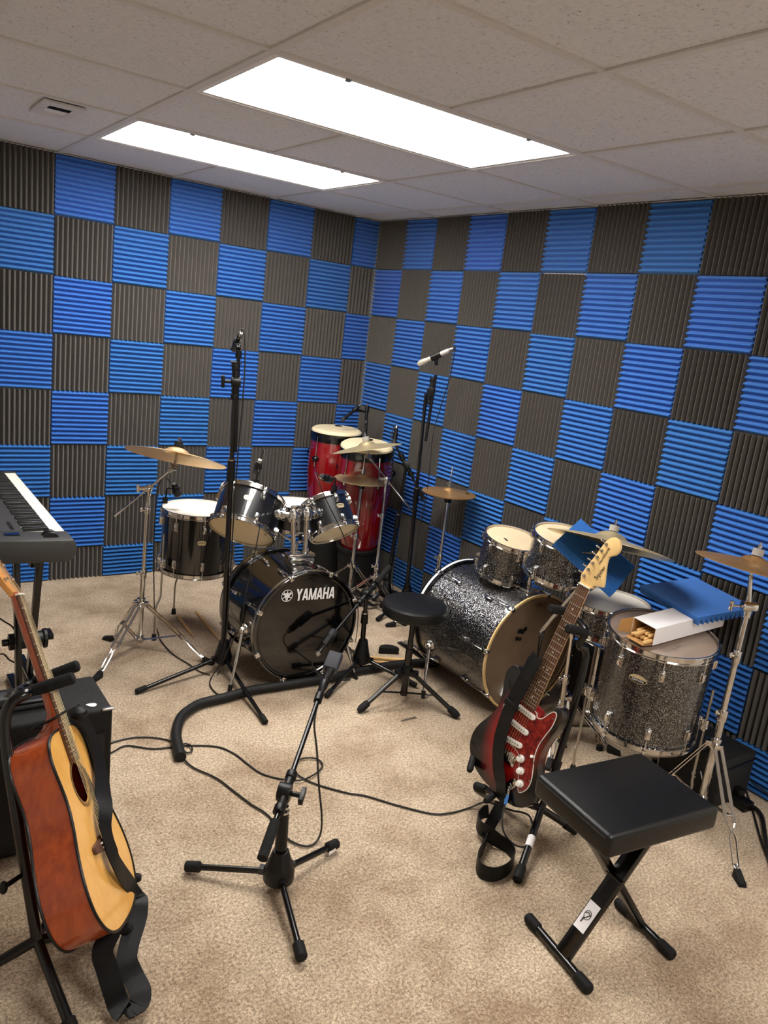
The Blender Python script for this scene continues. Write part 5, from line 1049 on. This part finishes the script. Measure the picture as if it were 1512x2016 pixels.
for x in (ax0, ax1):
    for z in (.022, az - .001):
        s = 1 if x == ax0 else -1; m = MB(); m.box((x + s * .016, ay0 + .006, z + (-.001 if z > .1 else 0)), (.034, .016, .006)); m.build('corner_protector', M['steel' if z > .1 else 'black_plastic'], t, bevel=.002)
for x in (ax0 + .05, ax1 - .05):
    for y in (ay0 + .04, ay1 - .04): MB().cyl((x, y, 0), (x, y, .022), .016, .018).build('rubber_foot', M['rubber'], t)
m = MB(); m.bar((xc - .08, yc - .03, az + .022), (xc + .08, yc - .03, az + .022), .03, .010); m.box((xc - .085, yc - .03, az + .01), (.02, .034, .024)); m.box((xc + .085, yc - .03, az + .01), (.02, .034, .024)); m.build('handle', M['black_plastic'], t, bevel=.003)
pk = V((-2.3927,-2.3613,0.4515)); m = MB(fr3(pk, (.9, -.43, 0), (.43, .9, 0), (0, 0, 1))); m.prism(smooth2(mm([(-16, 0), (-6, 8), (6, 11), (13, 7), (15, 0), (13, -7), (6, -11), (-6, -8)]), 4), 0, .001); tag(m.build('plectrum', M['white_plastic']), 'white plectrum lying on top of the amplifier', 'plectrum')

# ------------------------------------------------------------------ round stool
sc_ = V((-.903, -2.002, 0)); t = thing('drum_stool', sc_, 'round black padded stool on a tripod in front of the drums', 'stool')
m = MB(fr(sc_, (0, 0, 1))); m.lathe([(0, .424), (.138, .424), (.146, .430), (.1475, .445), (.1475, .462), (.1455, .468), (.147, .471), (.140, .4795), (.12, .483), (0, .485)], 64); m.build('cushion', M['leather'], t, ang=40)
m = MB(fr(sc_, (0, 0, 1))); m.lathe([(0, .405), (.05, .405), (.06, .415), (.11, .424), (0, .424)], 32); m.build('seat_plate', M['black_metal'], t)
MB().cyl(sc_ + V((0, 0, .03)), sc_ + V((0, 0, .26)), .0165).build('post', M['black_metal'], t); MB().cyl(sc_ + V((0, 0, .15)), sc_ + V((0, 0, .41)), .0125).build('inner_post', M['black_metal'], t)
m = MB(); m.cyl(sc_ + V((0, 0, .135)), sc_ + V((0, 0, .175)), .03, .026); m.cyl(sc_ + V((0, 0, .15)), sc_ + V((.045, -.03, .15)), .007, n=10)
ft3 = [V((-1.1584,-2.0245,0.0120)), V((-0.7687,-2.2406,0.0120)), V((-.775, -1.772, .012))]
for f in ft3: d = (f - sc_); d.z = 0; d.normalize(); m.box((0, 0, 0), (.04, .03, .024), fr3(sc_ + d * .035 + V((0, 0, .145)), d, V((-d.y, d.x, 0)), (0, 0, 1)))
m.build('collar', M['black_plastic'], t, bevel=.003)
for f in ft3:
    d = (f - sc_); d.z = 0; d.normalize(); a = sc_ + d * .035 + V((0, 0, .145)); q = (f - a).normalized(); MB().cyl(a, f, .0105).build('leg', M['black_metal'], t)
    l = [o for o in t.children if o.name.startswith('leg')][-1]; MB().tube([f - q * .055, f - q * .05, f - q * .015, f + q * .004], [.012, .0165, .0175, .012], 16).build('rubber_foot', M['rubber'], l)
    MB().bar(sc_ + V((0, 0, .04)), a + (f - a) * .5, .012, .004).build('brace', M['black_metal'], t)

# ------------------------------------------------------------------ square keyboard bench
bc = V((-1.209, -3.417, .445)); an = math.radians(-7); bx, by = V((math.cos(an), math.sin(an), 0)), V((-math.sin(an), math.cos(an), 0))
TB_ = fr3(bc, bx, by, (0, 0, 1)); t = thing('keyboard_bench', (bc.x, bc.y, 0), 'black square padded bench with crossed legs near the electric guitar', 'bench')
m = MB(TB_); m.box((0, 0, .0), (.412, .302, .070)); m.build('cushion', M['leather'], t, bevel=.016, seg=4, ang=60)
m = MB(TB_); m.tube([(x, y, .021) for x, y in stad(0, 0, .409, .0, 0)][:0] or [(s_ * (.2045 - (.014 if c_ else 0)), q_ * (.1495 - (0 if c_ else .014)), .0225) for s_, q_, c_ in ((-1, -1, 0), (-1, 1, 0), (-1, 1, 1), (1, 1, 1), (1, 1, 0), (1, -1, 0), (1, -1, 1), (-1, -1, 1))], .0022, 6, closed=True); m.build('piping', M['leather'], t)
m = MB(TB_); m.box((0, 0, -.039), (.34, .24, .012)); m.build('seat_board', M['black_plastic'], t)
tubes = [(V((-1.3653,-3.2864,0.0160)), V((-1.4033,-3.5545,0.0160))), (V((-1.0574,-3.3681,0.0160)), V((-1.0874,-3.5892,0.0160)))]
mid = [(a + b) / 2 for a, b in tubes]; wd = by
for k, (a, b) in enumerate(tubes):
    MB().cyl(a, b, .0125).build('foot_tube', M['black_metal'], t); f = [o for o in t.children if o.name.startswith('foot_tube')][-1]; d = (b - a).normalized()
    for e, s in ((a, -1), (b, 1)): MB().tube([e - d * s * .05, e - d * s * .045, e - d * s * .002, e + d * s * .003], [.0135, .0165, .0165, .013], 16).build('rubber_cap', M['rubber'], f)
    o_ = -1 if k == 0 else 1; top = bc + bx * (.135 if k == 0 else -.135) + V((0, 0, -.040)) + by * (o_ * .028 - (0 if k == 0 else .005)); bot = mid[k] + by * (o_ * .02)
    m = MB(); m.bar(bot, top, .048, .022, (top - bot).cross(by)); br = m.build('leg', M['black_metal'], t, bevel=.003)
    if k == 0:
        n = (top - bot).cross(by); n = n if n.dot(V((-1, -.6, 1))) > 0 else -n; n.normalize(); q = bot + (top - bot) * .26 + n * .0113; u = (top - bot).normalized(); T = fr3(q, by * -1 if n.cross(u).dot(by) < 0 else by, u, n); T = fr3(q, u.cross(n), u, n)
        m = MB(T); m.box((0, 0, 0), (.040, .085, .0008)); s_ = m.build('sticker', M['card_white'], br)
        m = MB(T); z_ = .0009; m.tube([(.011 * cos(k_ * 20), .004 + .013 * sin(k_ * 20), z_) for k_ in range(18)], .0009, 5, closed=True); m.tube([(-.008, -.022, z_), (-.004, -.008, z_), (.002, .0, z_), (.007, .008, z_)], .0016, 5); m.tube([(-.010, .006, z_), (0, .012, z_), (.010, .006, z_)], .0012, 5); m.tube([(-.005, -.02, z_), (-.009, -.012, z_), (-.006, -.004, z_)], .001, 5); m.build('sticker_logo', M['ink'], s_)
    for h in range(3): pass
cr = (mid[0] + bc + bx * .135) / 2; m = MB(); q = (mid[0] + mid[1]) / 2; m.cyl(V((q.x, q.y, .225)) - by * .03, V((q.x, q.y, .225)) + by * .03, .008); m.build('pivot_bolt', M['black_metal'], t)
m = MB(TB_)
for x in (.07, .115): m.cyl((x, -.10, -.045), (x, .10, -.045), .014)
m.build('height_catch', M['black_metal'], t)

# ------------------------------------------------------------------ loose foam panels, stick box, sticks
def loose_panel(label, T):
    o = bpy.data.objects.new('acoustic_foam_panel', panel_mesh(.3048, .3048, True)); COL.objects.link(o); o.matrix_world = T; return tag(o, label, 'foam panel')
t0, t1, l0, l1 = V((-0.3807,-2.3744,0.9583)), V((-0.2539,-2.5956,0.8046)), V((-0.6133,-2.5385,0.8835)), V((-0.4987,-2.7375,0.7609))
ex = (t1 - t0).normalized(); ey = (t0 - l0); ey = (ey - ex * ey.dot(ex)).normalized(); c = (t0 + t1 + l0 + l1) / 4; ez = ex.cross(ey)
loose_panel('loose blue foam panel propped on the far glitter rack tom and snare', fr3(c - ez * .03, ex, ey, ez))
nB = V((-.08, -.047, .996)).normalized(); xB = V((math.cos(-.15), math.sin(-.15), 0)); xB = (xB - nB * xB.dot(nB)).normalized(); yB = nB.cross(xB)
loose_panel('loose blue foam panel lying ridges down on the white stick box', fr3(V((-.242, -2.917, .752)) + nB * .017, yB, -xB * -1, -nB) if False else fr3(V((-.242, -2.917, .757)) + nB * .017, yB, xB, -nB))
# open card box lying on the floor tom
bz = V((-.06, -.059, .996)).normalized(); ex = V((1, -.02, 0)); ex = (ex - bz * ex.dot(bz)).normalized(); ey = bz.cross(ex); L, Wd, Hh = .42, .10, .066
bo = V((-.612, -2.963, .662)) ; TBx = fr3(bo, ex, ey, bz)
t = thing('stick_box', bo, 'open white card box of drumsticks lying on the glitter floor tom', 'box')
m = MB(TBx); th = .0016
for c_, d_ in (((L / 2, 0, th), (L, Wd, th)), ((L / 2, 0, Hh), (L, Wd, th)), ((L / 2, -Wd / 2, Hh / 2), (L, th, Hh)), ((L / 2, Wd / 2, Hh / 2), (L, th, Hh)), ((L, 0, Hh / 2), (th, Wd, Hh))): m.box(c_, d_)
m.build('carton', M['card_white'], t)
m = MB(TBx)
for c_, d_ in (((L / 2, 0, th * 2.1), (L - .004, Wd - .004, th)), ((L / 2, -Wd / 2 + .002, Hh / 2), (L - .004, th, Hh - .004)), ((L / 2, Wd / 2 - .002, Hh / 2), (L - .004, th, Hh - .004)), ((L / 2, 0, Hh - .002), (L - .004, Wd - .004, th))): m.box(c_, d_)
m.build('lining', M['card_brown'], t)
for nm, pts in (('flap', [(0, Wd / 2, .002), (0, Wd / 2, Hh), (-.045, Wd / 2 + .018, Hh - .008), (-.05, Wd / 2 + .02, .012)]), ('flap', [(0, -Wd / 2, .002), (0, Wd / 2, .002), (-.04, Wd / 2 - .012, .001), (-.04, -Wd / 2 + .012, .001)])):
    m = MB(TBx); n_v = V((0, .0016, 0)) if pts[0][1] == pts[1][1] else V((0, 0, .0016)); P_ = [V(p) for p in pts]; m.add(P_ + [p + n_v for p in P_], [[0, 1, 2, 3], [4, 5, 6, 7], [0, 1, 5, 4], [1, 2, 6, 5], [2, 3, 7, 6], [3, 0, 4, 7]]); m.build(nm, M['card_brown'], t)
def stick(a, b, label, group=None, r=.0072):
    a, b = V(a), V(b); u = (b - a).normalized(); L = (b - a).length
    o = MB().tube([a, a + u * .004, a + u * .01, a + u * L * .66, a + u * L * .93, a + u * L * .955, a + u * L * .975, a + u * L * .99, b], [r * .5, r * .85, r, r, r * .45, r * .4, r * .62, r * .62, r * .2], 12).build('drumstick', M['stick_wood']); return tag(o, label, 'drumstick', group)
for k in range(9):
    row, i = divmod(k, 5); y = -.038 + i * .0165 + row * .008; z = .0125 + row * .0155; x = -.012 + random.uniform(-.03, .012)
    stick(TBx @ V((x, y, z)), TBx @ V((x + .385, y + random.uniform(-.003, .003), z + .001)), 'butt end of a pale drumstick poking out of the white box', 'drumsticks in the white box')
stick((-1.5182,-0.7363,0.0080), (-1.5389,-1.0398,0.0080), 'drumstick on the carpet nearer the floor tom leg'); stick((-1.4015,-0.7105,0.0080), (-1.4328,-1.1300,0.0080), 'drumstick on the carpet beside the tall microphone stand')
stick((-0.8194,-1.5650,0.0120), (-0.5338,-1.7260,0.0120), 'pale drumstick on the carpet under the round stool', r=.0085)
stick((-0.8084,-1.6109,0.0080), (-0.6579,-1.6910,0.0080), 'thin drumstick on the carpet next to the foam pipe, left of the stool', r=.006)
wc = V((-0.6713,-1.5511,0.0000)); m = MB(fr3(wc, (.9, -.43, 0), (.43, .9, 0), (0, 0, 1))); m.prism([(.055 * cos(a_), .05 * sin(a_)) for a_ in range(0, 181, 15)], .0, .035); tag(m.build('rubber_wedge', M['rubber'], bevel=.004), 'black half round rubber block on the carpet behind the drumstick near the stool', 'rubber block')
pipe = [(-1.9917,-2.0886,0.0220), (-1.9705,-1.9938,0.0220), (-1.9462,-1.9148,0.0220), (-1.8928,-1.8166,0.0220), (-1.8300,-1.7603,0.0220), (-1.7647,-1.7298,0.0220), (-1.6564,-1.7189,0.0220), (-1.5227,-1.7000,0.0220), (-1.3952,-1.7071,0.0220), (-1.2626,-1.7145,0.0220), (-1.1714,-1.7214,0.0220), (-1.0694,-1.7145,0.0220), (-0.9755,-1.7029,0.0220), (-0.8728,-1.7052,0.0220), (-0.7460,-1.7089,0.0220), (-0.6231,-1.7288,0.0220), (-0.5188,-1.7731,0.0220)]
o = MB().tube(spl(pipe, 6), .021, 14).build('foam_pipe', M['foam_tube']); tag(o, 'black foam pipe sleeve snaking in front of the black bass drum', 'cable sleeve')
a, b = V((-1.0208,-2.1589,0.0030)), V((-0.9511,-2.1586,0.0030)); u = (b - a).normalized(); n = V((-u.y, u.x, 0)); m = MB(); m.bar(a, b, .007, .004); m.bar(b - u * .002 + n * .003, b + u * .010 + n * .007, .005, .004); m.bar(b - u * .002 - n * .003, b + u * .010 - n * .007, .005, .004); tag(m.build('wrench', M['steel'], bevel=.0006), 'small steel spanner on the carpet in front of the stool', 'tool')
# things on the floor along the foam wall
t = thing('equipment_case', (-.15, -3.06, 0), 'black case with white scrawl behind the straight cymbal stand', 'case')
m = MB(); m.box((-.155, -3.06, .10), (.23, .27, .2)); m.build('case_body', M['black_case'], t, bevel=.012, seg=3); m = MB(); m.box((-.155, -3.06, .165), (.234, .274, .008)); m.build('case_rim', M['black_plastic'], t)
text('c W', .05, fr3((-.272, -3.12, .10), V((0, -1, .1)).normalized(), (0, .1, 1), (-1, 0, 0)), 'white_scrawl', M['white_ink'], t)
t = thing('equipment_bag', (-.075, -2.42, 0), 'black bag against the foam wall behind the electric guitar stand', 'bag')
m = MB(); m.box((-.085, -2.42, .15), (.12, .34, .30)); m.build('bag_body', M['black_case'], t, bevel=.03, seg=4, ang=60); m = MB(); m.tube(spl([(-.085, -2.5, .295), (-.085, -2.48, .34), (-.085, -2.36, .34), (-.085, -2.34, .295)], 5), .010, 8); m.build('handle', M['webbing'], t)
a, b = V((-0.1172,-3.1724,0.0200)), V((-0.2813,-3.4056,0.0200)); ps_ = thing('power_strip', a, 'black power strip on the carpet in the corner by the right cymbal stand', 'power strip')
pd = V((.15, 1, 0)).normalized(); c = V((-0.1416,-3.2095,0.0200)); m = MB(fr3(c, V((pd.y, -pd.x, 0)), pd, (0, 0, 1))); m.box((0, .1, 0), (.055, .32, .038)); m.build('housing', M['black_plastic'], ps_, bevel=.006)
for k in range(3): m = MB(fr3(c, V((pd.y, -pd.x, 0)), pd, (0, 0, 1))); m.box((0, .0 + k * .08, .034), (.034, .04, .034)); m.build('plug', M['black_plastic'], ps_, bevel=.006)
cable('thick black cable leaving the power strip along the carpet', [c, (-0.1211,-3.2423,0.0120), (-0.1153,-3.2772,0.0120), (-0.1449,-3.3193,0.0120), (-0.2357,-3.3834,0.0120), (-0.3434,-3.4563,0.0120), (-0.4740,-3.5623,0.0120)], .008)
cable('thin black cable hanging down the foam wall into the power strip', [(-.02, -2.8, .28), (-0.0400,-3.1056,0.0992), (-0.0500,-3.1734,0.0485), (-0.1143,-3.2611,0.0060), (-0.2094,-3.3376,0.0060), (-0.2976,-3.4085,0.0060), (-0.3846,-3.4866,0.0060)], .0045)
cable('thin black cable running along the foot of the foam wall', [(-.05, -2.72, .12), (-0.0300,-3.1167,0.0843), (-0.0300,-3.1988,0.0583), (-0.0300,-3.2869,0.0480), (-.03, -3.5, .01)], .004)
